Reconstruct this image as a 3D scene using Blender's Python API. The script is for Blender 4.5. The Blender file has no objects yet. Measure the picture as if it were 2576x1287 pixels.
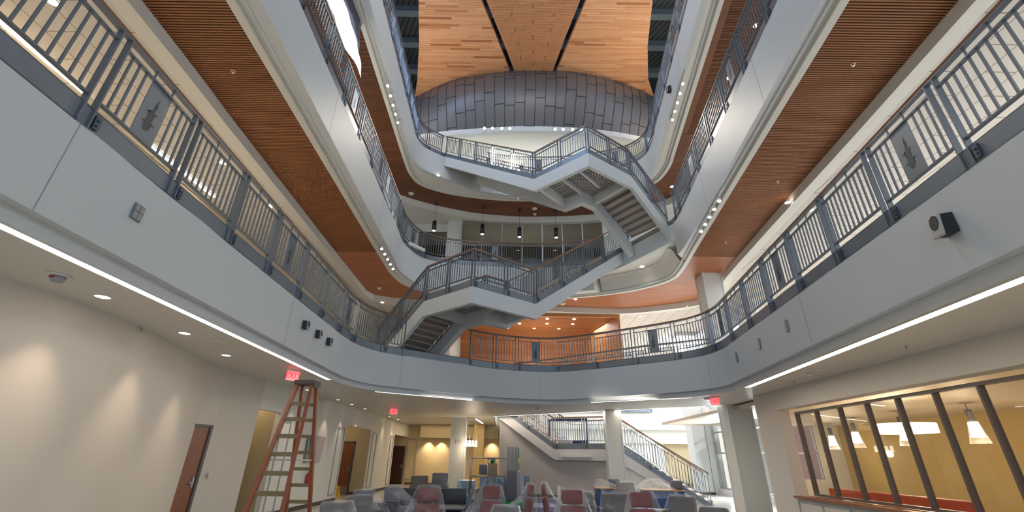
import bpy, bmesh, math, random
from mathutils import Vector, Matrix
random.seed(7)
S = bpy.context.scene
COL = S.collection

# ------------------------------------------------------------------ camera, world, exposure
EYE = 1.6
TH = math.atan(507/1092.0)
cam_d = bpy.data.cameras.new('camera')
cam_d.sensor_width = 36.0
cam_d.lens = 36.0*1092/2576
cam_d.clip_end = 300
cam = bpy.data.objects.new('camera', cam_d)
COL.objects.link(cam)
cam.location = (0, 0, EYE)
cam.rotation_euler = (Matrix.Rotation(math.pi/2+TH, 3, 'X') @ Matrix.Rotation(math.radians(0.8), 3, 'Z')).to_euler()
S.camera = cam
S.view_settings.view_transform = 'Standard'
S.view_settings.look = 'None'
S.view_settings.exposure = 0.44
S.view_settings.gamma = 1.0
S.view_settings.use_curve_mapping = False
try:
    S.cycles.use_denoising = True
    S.cycles.max_bounces = 7
    S.cycles.adaptive_threshold = 0.02
    S.cycles.diffuse_bounces = 4
    S.cycles.transparent_max_bounces = 24
    S.cycles.sample_clamp_indirect = 6.0
except Exception:
    pass

W = bpy.data.worlds.new('daylight'); S.world = W
W.use_nodes = True
bg = W.node_tree.nodes['Background']
bg.inputs[0].default_value = (0.50, 0.73, 1.0, 1)
bg.inputs[1].default_value = 0.85

def light(name, kind, loc, energy, color=(1,1,1), target=None, **kw):
    d = bpy.data.lights.new(name, kind); d.energy = energy; d.color = color
    for k, v in kw.items(): setattr(d, k, v)
    o = bpy.data.objects.new(name, d); COL.objects.link(o); o.location = loc
    if target is not None:
        v = Vector(target)-Vector(loc)
        o.rotation_euler = v.to_track_quat('-Z', 'Y').to_euler()
    return o

WARM = (1.0, 0.76, 0.50)
SOFTW = (1.0, 0.88, 0.74)
# sun through the high windows on the right-hand side
light('sun', 'SUN', (30, 12, 40), 11.0, (1.0, 0.96, 0.90), target=(30-13.6, 12+1.2, 40-7.2), angle=0.009)
# daylight entering at the roof windows beside the timber ceiling and at the glass front behind the camera
light('daylight_roof_window', 'AREA', (-7.5, 9, 23.5), 1400, (0.50, 0.68, 1.0), target=(-1, 10, 9), shape='RECTANGLE', size=3, size_y=16)
light('daylight_roof_window', 'AREA', (9.0, 9, 23.5), 350, (0.45, 0.66, 1.0), target=(1, 10, 9), shape='RECTANGLE', size=3, size_y=16)

# ------------------------------------------------------------------ materials
def mat(name, col, rough=0.6, metal=0.0, bump=0.0, bscale=40, var=0.0, vscale=3, emis=None, estr=0, spec=0.5, alpha=1.0, coat=0.0):
    m = bpy.data.materials.new(name); m.use_nodes = True
    nt = m.node_tree; b = nt.nodes['Principled BSDF']
    b.inputs['Base Color'].default_value = (*col, 1)
    b.inputs['Roughness'].default_value = rough
    b.inputs['Metallic'].default_value = metal
    b.inputs['Specular IOR Level'].default_value = spec
    b.inputs['Alpha'].default_value = alpha
    b.inputs['Coat Weight'].default_value = coat
    if emis:
        b.inputs['Emission Color'].default_value = (*emis, 1); b.inputs['Emission Strength'].default_value = estr
    g = nt.nodes.new('ShaderNodeNewGeometry')
    if var > 0:
        n = nt.nodes.new('ShaderNodeTexNoise'); n.inputs['Scale'].default_value = vscale; n.inputs['Detail'].default_value = 5
        nt.links.new(g.outputs['Position'], n.inputs['Vector'])
        mx = nt.nodes.new('ShaderNodeMix'); mx.data_type = 'RGBA'
        mx.inputs[6].default_value = (*[c*(1-var) for c in col], 1); mx.inputs[7].default_value = (*[min(1, c*(1+var)) for c in col], 1)
        nt.links.new(n.outputs['Fac'], mx.inputs[0]); nt.links.new(mx.outputs[2], b.inputs['Base Color'])
    if bump > 0:
        n = nt.nodes.new('ShaderNodeTexNoise'); n.inputs['Scale'].default_value = bscale; n.inputs['Detail'].default_value = 4
        nt.links.new(g.outputs['Position'], n.inputs['Vector'])
        bp = nt.nodes.new('ShaderNodeBump'); bp.inputs['Strength'].default_value = bump; bp.inputs['Distance'].default_value = 0.02
        nt.links.new(n.outputs['Fac'], bp.inputs['Height']); nt.links.new(bp.outputs['Normal'], b.inputs['Normal'])
    return m

def tiled(name, c1, c2, cm, bw, bh, mortar=0.01, rough=0.5, rot=(0,0,0), off=0.5, spec=0.5, bump=0.0, shift=(0,0,0)):
    """planks, tiles or bricks laid out in world metres"""
    m = bpy.data.materials.new(name); m.use_nodes = True
    nt = m.node_tree; b = nt.nodes['Principled BSDF']
    b.inputs['Roughness'].default_value = rough; b.inputs['Specular IOR Level'].default_value = spec
    g = nt.nodes.new('ShaderNodeNewGeometry'); mp = nt.nodes.new('ShaderNodeMapping')
    mp.inputs['Rotation'].default_value = rot; mp.inputs['Location'].default_value = shift
    br = nt.nodes.new('ShaderNodeTexBrick')
    nt.links.new(g.outputs['Position'], mp.inputs['Vector']); nt.links.new(mp.outputs['Vector'], br.inputs['Vector'])
    br.inputs['Scale'].default_value = 1.0
    br.inputs['Color1'].default_value = (*c1, 1); br.inputs['Color2'].default_value = (*c2, 1); br.inputs['Mortar'].default_value = (*cm, 1)
    br.inputs['Mortar Size'].default_value = mortar; br.inputs['Brick Width'].default_value = bw; br.inputs['Row Height'].default_value = bh
    br.inputs['Bias'].default_value = 0.0; br.offset = off
    nt.links.new(br.outputs['Color'], b.inputs['Base Color'])
    if bump:
        bp = nt.nodes.new('ShaderNodeBump'); bp.inputs['Strength'].default_value = bump; bp.inputs['Distance'].default_value = 0.01; bp.invert = True
        nt.links.new(br.outputs['Fac'], bp.inputs['Height']); nt.links.new(bp.outputs['Normal'], b.inputs['Normal'])
    return m

def planks(name, cols, gap, length, h, line=0.05, rough=0.5, axis=1):
    """timber boards running along world x with random lengths and tones"""
    m = bpy.data.materials.new(name); m.use_nodes = True
    nt = m.node_tree; N = nt.nodes; Lk = nt.links.new; b = N['Principled BSDF']; b.inputs['Roughness'].default_value = rough
    g = N.new('ShaderNodeNewGeometry'); sp = N.new('ShaderNodeSeparateXYZ'); Lk(g.outputs['Position'], sp.inputs[0])
    def math_(op, a, v=None):
        n = N.new('ShaderNodeMath'); n.operation = op
        for i, x in enumerate((a, v)):
            if x is None: continue
            if isinstance(x, (int, float)): n.inputs[i].default_value = x
            else: Lk(x, n.inputs[i])
        return n.outputs[0]
    t = math_('DIVIDE', sp.outputs[axis], h); row = math_('FLOOR', t); fr = math_('FRACT', t)
    w1 = N.new('ShaderNodeTexWhiteNoise'); w1.noise_dimensions = '1D'; Lk(row, w1.inputs['W'])
    u = math_('ADD', math_('DIVIDE', sp.outputs[0], length), math_('MULTIPLY', w1.outputs['Value'], 7.0)); col = math_('FLOOR', u)
    cb = N.new('ShaderNodeCombineXYZ'); Lk(row, cb.inputs[0]); Lk(col, cb.inputs[1])
    w2 = N.new('ShaderNodeTexWhiteNoise'); w2.noise_dimensions = '2D'; Lk(cb.outputs[0], w2.inputs['Vector'])
    rp = N.new('ShaderNodeValToRGB'); Lk(w2.outputs['Value'], rp.inputs[0]); e = rp.color_ramp.elements
    e[0].position = 0; e[0].color = (*cols[0], 1); e[1].position = 1; e[1].color = (*cols[-1], 1)
    for i, c in enumerate(cols[1:-1]): x = e.new((.12, .5)[i] if len(cols) == 4 else (i+1)/(len(cols)-1)); x.color = (*c, 1)
    ns = N.new('ShaderNodeTexNoise'); mp = N.new('ShaderNodeMapping'); mp.inputs['Scale'].default_value = (.8, 30, 30)
    Lk(g.outputs['Position'], mp.inputs[0]); Lk(mp.outputs[0], ns.inputs['Vector']); ns.inputs['Scale'].default_value = 2
    mg = N.new('ShaderNodeMix'); mg.data_type = 'RGBA'; mg.blend_type = 'MULTIPLY'; mg.inputs[0].default_value = .35; Lk(rp.outputs[0], mg.inputs[6]); Lk(ns.outputs['Color'], mg.inputs[7])
    ln = math_('LESS_THAN', fr, line)
    mx = N.new('ShaderNodeMix'); mx.data_type = 'RGBA'; Lk(ln, mx.inputs[0]); Lk(mg.outputs[2], mx.inputs[6]); mx.inputs[7].default_value = (*gap, 1)
    Lk(mx.outputs[2], b.inputs['Base Color']); return m

def plastic_mat(name, a=0.42, col=(0.85, 0.87, 0.9)):
    m = bpy.data.materials.new(name); m.use_nodes = True
    nt = m.node_tree; b = nt.nodes['Principled BSDF']
    b.inputs['Base Color'].default_value = (*col, 1); b.inputs['Roughness'].default_value = 0.25
    b.inputs['Specular IOR Level'].default_value = 0.6
    g = nt.nodes.new('ShaderNodeNewGeometry')
    n = nt.nodes.new('ShaderNodeTexNoise'); n.inputs['Scale'].default_value = 3.5; n.inputs['Detail'].default_value = 3; n.inputs['Distortion'].default_value = 1.0
    nt.links.new(g.outputs['Position'], n.inputs['Vector'])
    r = nt.nodes.new('ShaderNodeMapRange'); r.inputs[1].default_value = 0.45; r.inputs[2].default_value = 0.85
    r.inputs[3].default_value = a*0.55; r.inputs[4].default_value = min(1, a*1.8)
    nt.links.new(n.outputs['Fac'], r.inputs[0])
    lw = nt.nodes.new('ShaderNodeLayerWeight'); lw.inputs[0].default_value = 0.35
    mm = nt.nodes.new('ShaderNodeMath'); mm.operation = 'MULTIPLY_ADD'; mm.inputs[1].default_value = 0.5; mm.use_clamp = True
    p3 = nt.nodes.new('ShaderNodeMath'); p3.operation = 'POWER'; p3.inputs[1].default_value = 2.5; nt.links.new(lw.outputs['Facing'], p3.inputs[0]); nt.links.new(p3.outputs[0], mm.inputs[0]); nt.links.new(r.outputs[0], mm.inputs[2]); nt.links.new(mm.outputs[0], b.inputs['Alpha'])
    bp = nt.nodes.new('ShaderNodeBump'); bp.inputs['Strength'].default_value = 0.6; bp.inputs['Distance'].default_value = 0.05
    nt.links.new(n.outputs['Fac'], bp.inputs['Height']); nt.links.new(bp.outputs['Normal'], b.inputs['Normal'])
    return m

M = {}
M['white'] = mat('white_satin_paint', (0.57, 0.60, 0.61), 0.50, spec=0.35, bump=0.02, bscale=60)
M['ceil'] = mat('ceiling_paint', (0.62, 0.60, 0.55), 0.45)
M['soffit'] = mat('soffit_paint', (0.66, 0.65, 0.60), 0.5)
M['wall'] = mat('warm_white_wall_paint', (0.56, 0.52, 0.46), 0.7, bump=0.03, bscale=90)
M['wall2'] = mat('pale_wall_paint', (0.62, 0.62, 0.58), 0.7)
M['tan'] = mat('tan_wall_paint', (0.42, 0.35, 0.22), 0.75)
M['yellow'] = mat('ochre_wall_paint', (0.50, 0.37, 0.16), 0.75)
M['purplegrey'] = mat('stair_wall_paint', (0.46, 0.43, 0.41), 0.75)
M['steel'] = mat('grey_rail_enamel', (0.17, 0.19, 0.22), 0.38, 0.35, var=0.06, vscale=1.5)
M['kerb'] = mat('zinc_kerb_steel', (0.19, 0.22, 0.26), 0.42, 0.5, var=0.15, vscale=2.5)
M['bracket'] = mat('dark_bracket_steel', (0.10, 0.12, 0.15), 0.4, 0.6)
M['emblem'] = mat('perforated_dark_steel', (0.085, 0.09, 0.10), 0.6, 0.3)
M['handrail'] = mat('stained_timber_handrail', (0.25, 0.105, 0.05), 0.35, var=0.2, vscale=6)
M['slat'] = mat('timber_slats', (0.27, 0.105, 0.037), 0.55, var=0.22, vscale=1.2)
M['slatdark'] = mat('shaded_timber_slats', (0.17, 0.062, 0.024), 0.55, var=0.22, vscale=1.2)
M['slatback'] = mat('dark_slat_backing', (0.03, 0.014, 0.008), 0.9)
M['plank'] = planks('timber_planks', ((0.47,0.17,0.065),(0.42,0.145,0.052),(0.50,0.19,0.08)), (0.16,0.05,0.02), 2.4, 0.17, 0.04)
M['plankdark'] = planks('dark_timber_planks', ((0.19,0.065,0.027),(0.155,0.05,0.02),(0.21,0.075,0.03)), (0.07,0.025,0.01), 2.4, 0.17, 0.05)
M['cloud'] = planks('oak_planks', ((0.36,0.15,0.06),(0.60,0.31,0.15),(0.66,0.36,0.19),(0.74,0.43,0.24)), (0.20,0.08,0.03), 1.7, 0.135, 0.09)
M['cloudedge'] = mat('timber_edge', (0.28, 0.12, 0.05), 0.6)
M['slatc'] = mat('centre_timber_slats', (0.52, 0.27, 0.135), 0.55, var=0.12, vscale=1.2)
M['woodwall'] = tiled('oak_wall_planks', (0.52, 0.235, 0.085), (0.44, 0.19, 0.07), (0.20, 0.08, 0.03), 3.1, 0.2, 0.006, 0.45, rot=(math.radians(90), 0, 0))
M['drum'] = mat('grey_metal_panel', (0.12, 0.12, 0.13), 0.42, 0.3)
M['joint'] = mat('fascia_joint', (0.22, 0.22, 0.22), 0.8)
M['seam'] = mat('panel_joint', (0.03, 0.03, 0.035), 0.8)
M['tile'] = tiled('ceiling_tiles', (0.60, 0.57, 0.53), (0.58, 0.55, 0.51), (0.26, 0.23, 0.20), 1.22, 0.61, 0.012, 0.85, rot=(0, 0, math.radians(90)))
M['floor'] = tiled('terrazzo_floor', (0.60, 0.58, 0.53), (0.57, 0.55, 0.50), (0.34, 0.32, 0.28), 1.2, 1.2, 0.008, 0.16, off=0.0)
M['floor2'] = mat('upper_floor', (0.60, 0.58, 0.54), 0.6)
M['roof'] = tiled('roof_deck', (0.045, 0.06, 0.07), (0.04, 0.055, 0.065), (0.012, 0.016, 0.02), 60, 0.30, 0.05, 0.7, rot=(0, 0, math.radians(62)))
M['beam'] = mat('roof_beam_paint', (0.10, 0.13, 0.15), 0.6)
M['black'] = mat('black_plastic', (0.012, 0.012, 0.014), 0.4)
M['darkgrey'] = mat('dark_grey_frame', (0.09, 0.085, 0.085), 0.45, 0.3)
M['base'] = mat('dark_rubber_base', (0.05, 0.045, 0.04), 0.6)
M['alu'] = mat('window_aluminium', (0.40, 0.42, 0.44), 0.4, 0.6)
M['doorwood'] = mat('brown_door_veneer', (0.21, 0.075, 0.032), 0.42, var=0.25, vscale=4)
M['doordark'] = mat('dark_door_veneer', (0.045, 0.018, 0.012), 0.45, var=0.2)
M['trimw'] = mat('white_trim', (0.62, 0.64, 0.68), 0.4)
M['chrome'] = mat('brushed_metal', (0.45, 0.45, 0.45), 0.3, 0.9)
M['whiteplastic'] = mat('white_plastic', (0.7, 0.69, 0.66), 0.4)
M['led'] = mat('warm_white_led', (1, 0.95, 0.9), 0.5, emis=(1.0, 0.90, 0.78), estr=5.0)
M['lamp'] = mat('lamp_diffuser', (1, 0.95, 0.9), 0.5, emis=(1.0, 0.87, 0.70), estr=7.0)
M['lampsoft'] = mat('lamp_shade_glow', (1, 0.95, 0.9), 0.5, emis=(1.0, 0.82, 0.60), estr=2.4)
M['spotlamp'] = mat('bright_spot_lens', (1, 0.95, 0.9), 0.5, emis=(1.0, 0.84, 0.62), estr=60.0)
M['exit'] = mat('exit_sign_panel', (0.9, 0.2, 0.22), 0.5, emis=(1.0, 0.25, 0.28), estr=0.45)
M['exitlet'] = mat('exit_sign_letters', (1, 0.03, 0.04), 0.5, emis=(0.8, 0.0, 0.02), estr=0.8)
M['carpet'] = mat('blue_pattern_carpet', (0.07, 0.08, 0.15), 0.95, bump=0.3, bscale=120, var=0.6, vscale=2.2)
M['red'] = mat('rust_red_upholstery', (0.21, 0.030, 0.018), 0.7, bump=0.15, bscale=150, var=0.1)
M['grey'] = mat('taupe_grey_upholstery', (0.115, 0.098, 0.09), 0.75, bump=0.15, bscale=150)
M['bluegrey'] = mat('blue_grey_upholstery', (0.11, 0.115, 0.14), 0.7, bump=0.1, bscale=120)
M['blackv'] = mat('black_vinyl', (0.035, 0.03, 0.03), 0.35, bump=0.08, bscale=30)
M['blue'] = mat('navy_booth_fabric', (0.045, 0.10, 0.24), 0.65)
M['oak'] = mat('oak_ledge', (0.50, 0.30, 0.12), 0.45)
M['plastic'] = plastic_mat('clear_plastic_sheet', 0.12)
M['plasticw'] = plastic_mat('milky_plastic_sheet', 0.24)
M['plasticblue'] = plastic_mat('blue_plastic_film', 0.5, (0.42, 0.62, 0.80))
M['orange'] = mat('orange_fibreglass', (0.27, 0.07, 0.025), 0.45, var=0.15, vscale=8)
M['step'] = mat('worn_step_metal', (0.21, 0.16, 0.085), 0.6, bump=0.2, bscale=60, var=0.25, vscale=12)
M['green'] = mat('green_machine_paint', (0.01, 0.20, 0.045), 0.4)
M['lightgreen'] = mat('bright_yellow_sticker', (0.75, 0.75, 0.02), 0.5)
M['mach'] = mat('grey_machine_cover', (0.13, 0.13, 0.14), 0.55)
M['machl'] = mat('light_grey_machine_side', (0.30, 0.32, 0.36), 0.5)
M['mast'] = mat('aluminium_mast', (0.32, 0.27, 0.23), 0.4, 0.6)
M['cardboard'] = mat('cardboard', (0.30, 0.22, 0.14), 0.85)
M['redpaint'] = mat('red_enamel', (0.42, 0.02, 0.02), 0.35)
M['yellowp'] = mat('yellow_plastic', (0.65, 0.42, 0.02), 0.5)
M['stepstone'] = mat('stone_tread', (0.55, 0.50, 0.44), 0.55, var=0.12)
M['riser'] = mat('steel_riser', (0.28, 0.25, 0.23), 0.5, 0.2)
M['deck'] = mat('corrugated_deck', (0.40, 0.38, 0.36), 0.45, 0.3)
M['brick'] = tiled('outside_brick', (0.20, 0.07, 0.055), (0.15, 0.05, 0.045), (0.3, 0.26, 0.24), 0.22, 0.075, 0.010, 0.8, rot=(math.radians(90), 0, 0))
M['bench'] = mat('orange_red_bench', (0.62, 0.085, 0.02), 0.5)
M['tarp'] = mat('dark_blue_tarpaulin', (0.025, 0.03, 0.055), 0.35, bump=0.5, bscale=4)
M['bannerblue'] = mat('navy_frame', (0.02, 0.035, 0.12), 0.5)
M['paper'] = mat('mauve_paper', (0.42, 0.36, 0.38), 0.8)

def glass_mat(name, tint=(0.9, 0.9, 0.9), a=0.18, rough=0.02):
    m = bpy.data.materials.new(name); m.use_nodes = True
    nt = m.node_tree; nt.nodes.remove(nt.nodes['Principled BSDF'])
    o = nt.nodes['Material Output']; tr = nt.nodes.new('ShaderNodeBsdfTransparent'); gl = nt.nodes.new('ShaderNodeBsdfGlossy')
    tr.inputs[0].default_value = (*tint, 1); gl.inputs['Roughness'].default_value = rough
    lw = nt.nodes.new('ShaderNodeLayerWeight'); lw.inputs[0].default_value = 0.5
    pw = nt.nodes.new('ShaderNodeMath'); pw.operation = 'POWER'; pw.inputs[1].default_value = 4.0; nt.links.new(lw.outputs['Facing'], pw.inputs[0])
    fr = nt.nodes.new('ShaderNodeMath'); fr.operation = 'MULTIPLY_ADD'; fr.inputs[1].default_value = 0.45; fr.inputs[2].default_value = 0.035; nt.links.new(pw.outputs[0], fr.inputs[0])
    mx = nt.nodes.new('ShaderNodeMixShader')
    nt.links.new(fr.outputs[0], mx.inputs[0]); nt.links.new(tr.outputs[0], mx.inputs[1]); nt.links.new(gl.outputs[0], mx.inputs[2])
    nt.links.new(mx.outputs[0], o.inputs[0])
    return m
M['glass'] = glass_mat('clear_window_glass')
M['glassdark'] = glass_mat('smoked_window_glass', (0.55, 0.53, 0.50))

# ------------------------------------------------------------------ geometry helpers
def link(name, me, m=None, parent=None, loc=(0,0,0)):
    o = bpy.data.objects.new(name, me); COL.objects.link(o); o.location = loc
    if m is not None and me is not None:
        for x in (m if isinstance(m, (list, tuple)) else [m]):
            me.materials.append(x)
    if parent is not None: o.parent = parent
    return o

def fin(name, bm, m, parent=None, loc=(0,0,0), smooth=False, kind=None, bevel=0.0):
    bmesh.ops.recalc_face_normals(bm, faces=bm.faces)
    me = bpy.data.meshes.new(name)
    if smooth:
        for f in bm.faces: f.smooth = True
    bm.to_mesh(me); bm.free()
    o = link(name, me, m, parent, loc)
    if kind: o['kind'] = kind
    if bevel > 0:
        b = o.modifiers.new('bevel', 'BEVEL'); b.width = bevel; b.segments = 2; b.limit_method = 'ANGLE'
    return o

def thing(name, label, cat, loc=(0,0,0), rz=0, group=None):
    o = bpy.data.objects.new(name, None); COL.objects.link(o); o.empty_display_size = 0.2
    o.location = loc; o.rotation_euler = (0, 0, rz); o['label'] = label; o['category'] = cat
    if group: o['group'] = group
    return o

def tag(o, label, cat, group=None, kind=None):
    o['label'] = label; o['category'] = cat
    if group: o['group'] = group
    if kind: o['kind'] = kind
    return o

def box(bm, x0, x1, y0, y1, z0, z1, mi=0):
    v = [bm.verts.new(p) for p in ((x0,y0,z0),(x1,y0,z0),(x1,y1,z0),(x0,y1,z0),(x0,y0,z1),(x1,y0,z1),(x1,y1,z1),(x0,y1,z1))]
    for a in ((0,3,2,1),(4,5,6,7),(0,1,5,4),(1,2,6,5),(2,3,7,6),(3,0,4,7)):
        f = bm.faces.new([v[i] for i in a]); f.material_index = mi
    return v

def obox(bm, c, ux, uy, dx, dy, z0, z1, mi=0):
    """box at plan centre c with plan axes ux, uy and half sizes"""
    v = []
    for z in (z0, z1):
        for sx, sy in ((-1,-1),(1,-1),(1,1),(-1,1)):
            v.append(bm.verts.new((c[0]+ux[0]*dx*sx+uy[0]*dy*sy, c[1]+ux[1]*dx*sx+uy[1]*dy*sy, z)))
    for a in ((0,3,2,1),(4,5,6,7),(0,1,5,4),(1,2,6,5),(2,3,7,6),(3,0,4,7)):
        f = bm.faces.new([v[i] for i in a]); f.material_index = mi

def bar(bm, p, q, w, h, mi=0):
    """bar from p to q, w wide in plan, h tall, sides kept vertical"""
    p = Vector(p); q = Vector(q); d = q-p; n = Vector((-d.y, d.x, 0))
    if n.length < 1e-6: n = Vector((1, 0, 0))
    n = n.normalized()*w/2; u = d.cross(n).normalized()*h/2
    if u.length < 1e-6: u = Vector((0, 0, h/2))
    vs = [bm.verts.new(a+n*s+u*t) for a in (p, q) for s, t in ((-1,-1),(1,-1),(1,1),(-1,1))]
    for a in ((0,1,2,3),(7,6,5,4),(0,4,5,1),(1,5,6,2),(2,6,7,3),(3,7,4,0)):
        f = bm.faces.new([vs[i] for i in a]); f.material_index = mi

def tube(bm, p, q, r, r2=None, n=10, mi=0, cap=True):
    p = Vector(p); q = Vector(q); d = (q-p)
    z = d.normalized(); x = z.orthogonal().normalized(); y = z.cross(x)
    r2 = r if r2 is None else r2
    A = [bm.verts.new(p+(x*math.cos(2*math.pi*i/n)+y*math.sin(2*math.pi*i/n))*r) for i in range(n)]
    B = [bm.verts.new(q+(x*math.cos(2*math.pi*i/n)+y*math.sin(2*math.pi*i/n))*r2) for i in range(n)]
    for i in range(n):
        f = bm.faces.new((A[i], A[(i+1)%n], B[(i+1)%n], B[i])); f.material_index = mi; f.smooth = True
    if cap:
        f = bm.faces.new(A[::-1]); f.material_index = mi
        f = bm.faces.new(B); f.material_index = mi

def pipe(bm, pts, r, n=8, mi=0):
    for a, b in zip(pts[:-1], pts[1:]): tube(bm, a, b, r, n=n, mi=mi)

def disc(bm, c, r, z, n=20, mi=0, up=False):
    vs = [bm.verts.new((c[0]+r*math.cos(2*math.pi*i/n), c[1]+r*math.sin(2*math.pi*i/n), z)) for i in range(n)]
    f = bm.faces.new(vs if up else vs[::-1]); f.material_index = mi

def catmull(P, per=6):
    out = []; n = len(P)
    for i in range(n-1):
        p0 = P[max(i-1, 0)]; p1 = P[i]; p2 = P[i+1]; p3 = P[min(i+2, n-1)]
        for k in range(per):
            t = k/per
            out.append(tuple(0.5*((2*p1[j])+(-p0[j]+p2[j])*t+(2*p0[j]-5*p1[j]+4*p2[j]-p3[j])*t*t+(-p0[j]+3*p1[j]-3*p2[j]+p3[j])*t**3) for j in (0, 1)))
    out.append(tuple(P[-1][:2]))
    return out

def normals(P):
    """unit left-hand (outward) normals with mitre at each plan point"""
    N = []
    for i in range(len(P)):
        ds = []
        if i > 0: ds.append(Vector((P[i][0]-P[i-1][0], P[i][1]-P[i-1][1])).normalized())
        if i < len(P)-1: ds.append(Vector((P[i+1][0]-P[i][0], P[i+1][1]-P[i][1])).normalized())
        t = sum(ds, Vector((0, 0)))
        t = t.normalized() if t.length > 1e-6 else ds[0]
        n = Vector((-t.y, t.x)); k = n.dot(Vector((-ds[0].y, ds[0].x)))
        N.append(n/max(k, 0.35))
    return N

def offs(P, d):
    N = normals(P); return [(P[i][0]+N[i].x*d, P[i][1]+N[i].y*d) for i in range(len(P))]

def sweep(bm, P, sec, closed=True, mi=0, zs=None, caps=True, smooth=False):
    """sweep a section of (offset, z) pairs along plan polyline P; zs adds a base height per point"""
    N = normals(P); rings = []
    for i, p in enumerate(P):
        z = zs[i] if zs is not None else 0.0
        rings.append([bm.verts.new((p[0]+N[i].x*o, p[1]+N[i].y*o, z+h)) for o, h in sec])
    m = len(sec)
    for a, b in zip(rings[:-1], rings[1:]):
        for j in range(m if closed else m-1):
            f = bm.faces.new((a[j], a[(j+1)%m], b[(j+1)%m], b[j])); f.material_index = mi; f.smooth = smooth
    if closed and caps:
        bm.faces.new(rings[0][::-1]).material_index = mi; bm.faces.new(rings[-1]).material_index = mi

def poly(bm, pts, z, mi=0):
    from mathutils.geometry import tessellate_polygon
    vs = [bm.verts.new((p[0], p[1], z)) for p in pts]
    for t in tessellate_polygon([[Vector((p[0], p[1], 0)) for p in pts]]):
        f = bm.faces.new([vs[i] for i in t]); f.material_index = mi

def slab(bm, pts, z0, z1):
    poly(bm, pts, z0)
    poly(bm, pts, z1)
    a = [bm.verts.new((p[0], p[1], z0)) for p in pts]; b = [bm.verts.new((p[0], p[1], z1)) for p in pts]
    n = len(pts)
    for i in range(n): bm.faces.new((a[i], a[(i+1)%n], b[(i+1)%n], b[i]))

def arclen(P):
    s = [0.0]
    for a, b in zip(P[:-1], P[1:]): s.append(s[-1]+math.dist(a[:2], b[:2]))
    return s

def resample(P, n):
    s = arclen(P); out = []
    for k in range(n):
        t = s[-1]*k/(n-1); out.append(at_s(P, s, t)[:2])
    return out

def at_s(P, s, t):
    t = min(max(t, 0), s[-1])
    for i in range(len(s)-1):
        if t <= s[i+1] or i == len(s)-2:
            k = (t-s[i])/max(s[i+1]-s[i], 1e-9)
            q = tuple(P[i][j]+(P[i+1][j]-P[i][j])*k for j in range(len(P[i])))
            d = Vector((P[i+1][0]-P[i][0], P[i+1][1]-P[i][1])).normalized()
            return q + ((d.x, d.y),)

def strip(bm, A, B, z, mi=0, zb=None):
    zb = z if zb is None else zb
    a = [bm.verts.new((p[0], p[1], z)) for p in A]; b = [bm.verts.new((p[0], p[1], zb)) for p in B]
    for i in range(len(a)-1):
        f = bm.faces.new((a[i], a[i+1], b[i+1], b[i])); f.material_index = mi

def by_y(P, y, left=True):
    """x of the plan curve at depth y on its left (first) or right (last) branch"""
    R = range(len(P)-1) if left else range(len(P)-2, -1, -1)
    for i in R:
        a, b = P[i], P[i+1]
        if (a[1]-y)*(b[1]-y) <= 0 and abs(a[1]-b[1]) > 1e-9:
            return a[0]+(b[0]-a[0])*(y-a[1])/(b[1]-a[1])
    return None

def text_mesh(body, size, m, parent, loc, rot, extr=0.004, name='lettering', align='CENTER', sx=1.0):
    c = bpy.data.curves.new(name, 'FONT'); c.body = body; c.size = size; c.extrude = extr; c.align_x = align; c.align_y = 'CENTER'
    t = bpy.data.objects.new(name, c); COL.objects.link(t)
    dg = bpy.context.evaluated_depsgraph_get(); me = bpy.data.meshes.new_from_object(t.evaluated_get(dg))
    bpy.data.objects.remove(t)
    o = bpy.data.objects.new(name, me); COL.objects.link(o); me.materials.clear(); me.materials.append(m)
    o.parent = parent; o.location = loc; o.rotation_euler = rot; o.scale = (sx, 1, 1)
    return o
# ------------------------------------------------------------------ plan curves of the atrium edges
Z2, Z3, Z4 = 4.66, 10.17, 15.88           # bottom of the steel kerb at each balcony
E2 = catmull([(-4.10,-7),(-4.396,2),(-4.495,5),(-4.594,8),(-4.70,11.2),(-4.72,12.4),(-4.62,13.2),(-4.30,13.95),(-3.75,14.5),(-2.7,15.3),(-1.6,16.05),(-.8,16.6),(.1,17.0),(1.0,17.2),(1.9,17.15),(3.2,16.45),(4.4,15.6),(5.5,14.75),(6.15,14.0),(6.36,13.1),(6.25,12.0),(5.988,10),(5.594,7),(5.2,4),(3.755,-7)])
E3 = catmull([(-4.17,-7),(-4.45,4),(-4.556,8),(-4.66,12),(-4.75,15.8),(-4.79,17.2),(-4.4,18.5),(-3.75,19.1),(-2.5,19.5),(-1.2,19.65),(.5,19.75),(2.2,19.6),(3.9,19.2)]) + [(5.0,17.8)] + catmull([(6.25,15.5),(6.42,15.2),(6.39,14.2),(6.128,12),(5.882,10),(5.511,7),(5.14,4),(3.78,-7)])
E4 = catmull([(-4.15,-7),(-4.446,4),(-4.553,8),(-4.66,12),(-4.76,15.8),(-4.77,17.0),(-4.5,17.75),(-3.75,18.4)]) + catmull([(-2.2,19.5),(-1,19.9),(.5,20.1),(2.5,20.05),(4.5,19.65),(6.0,19.1),(6.75,18.3),(6.87,17.3),(6.68,15.9),(6.18,12),(5.67,8),(5.16,4),(3.77,-7)])
R3 = catmull([(-4.69,-7),(-4.91,4),(-5.03,10),(-5.15,16),(-5.12,17.6),(-4.80,18.8),(-3.9,19.6),(-2.5,20.05),(-1.2,20.25),(1,20.4),(3.1,20.1),(4.97,19.4),(6.23,18.56),(6.95,17.6),(7.02,16.5),(6.71,14),(6.22,10),(5.73,6),(5.24,2),(4.14,-7)])
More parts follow.
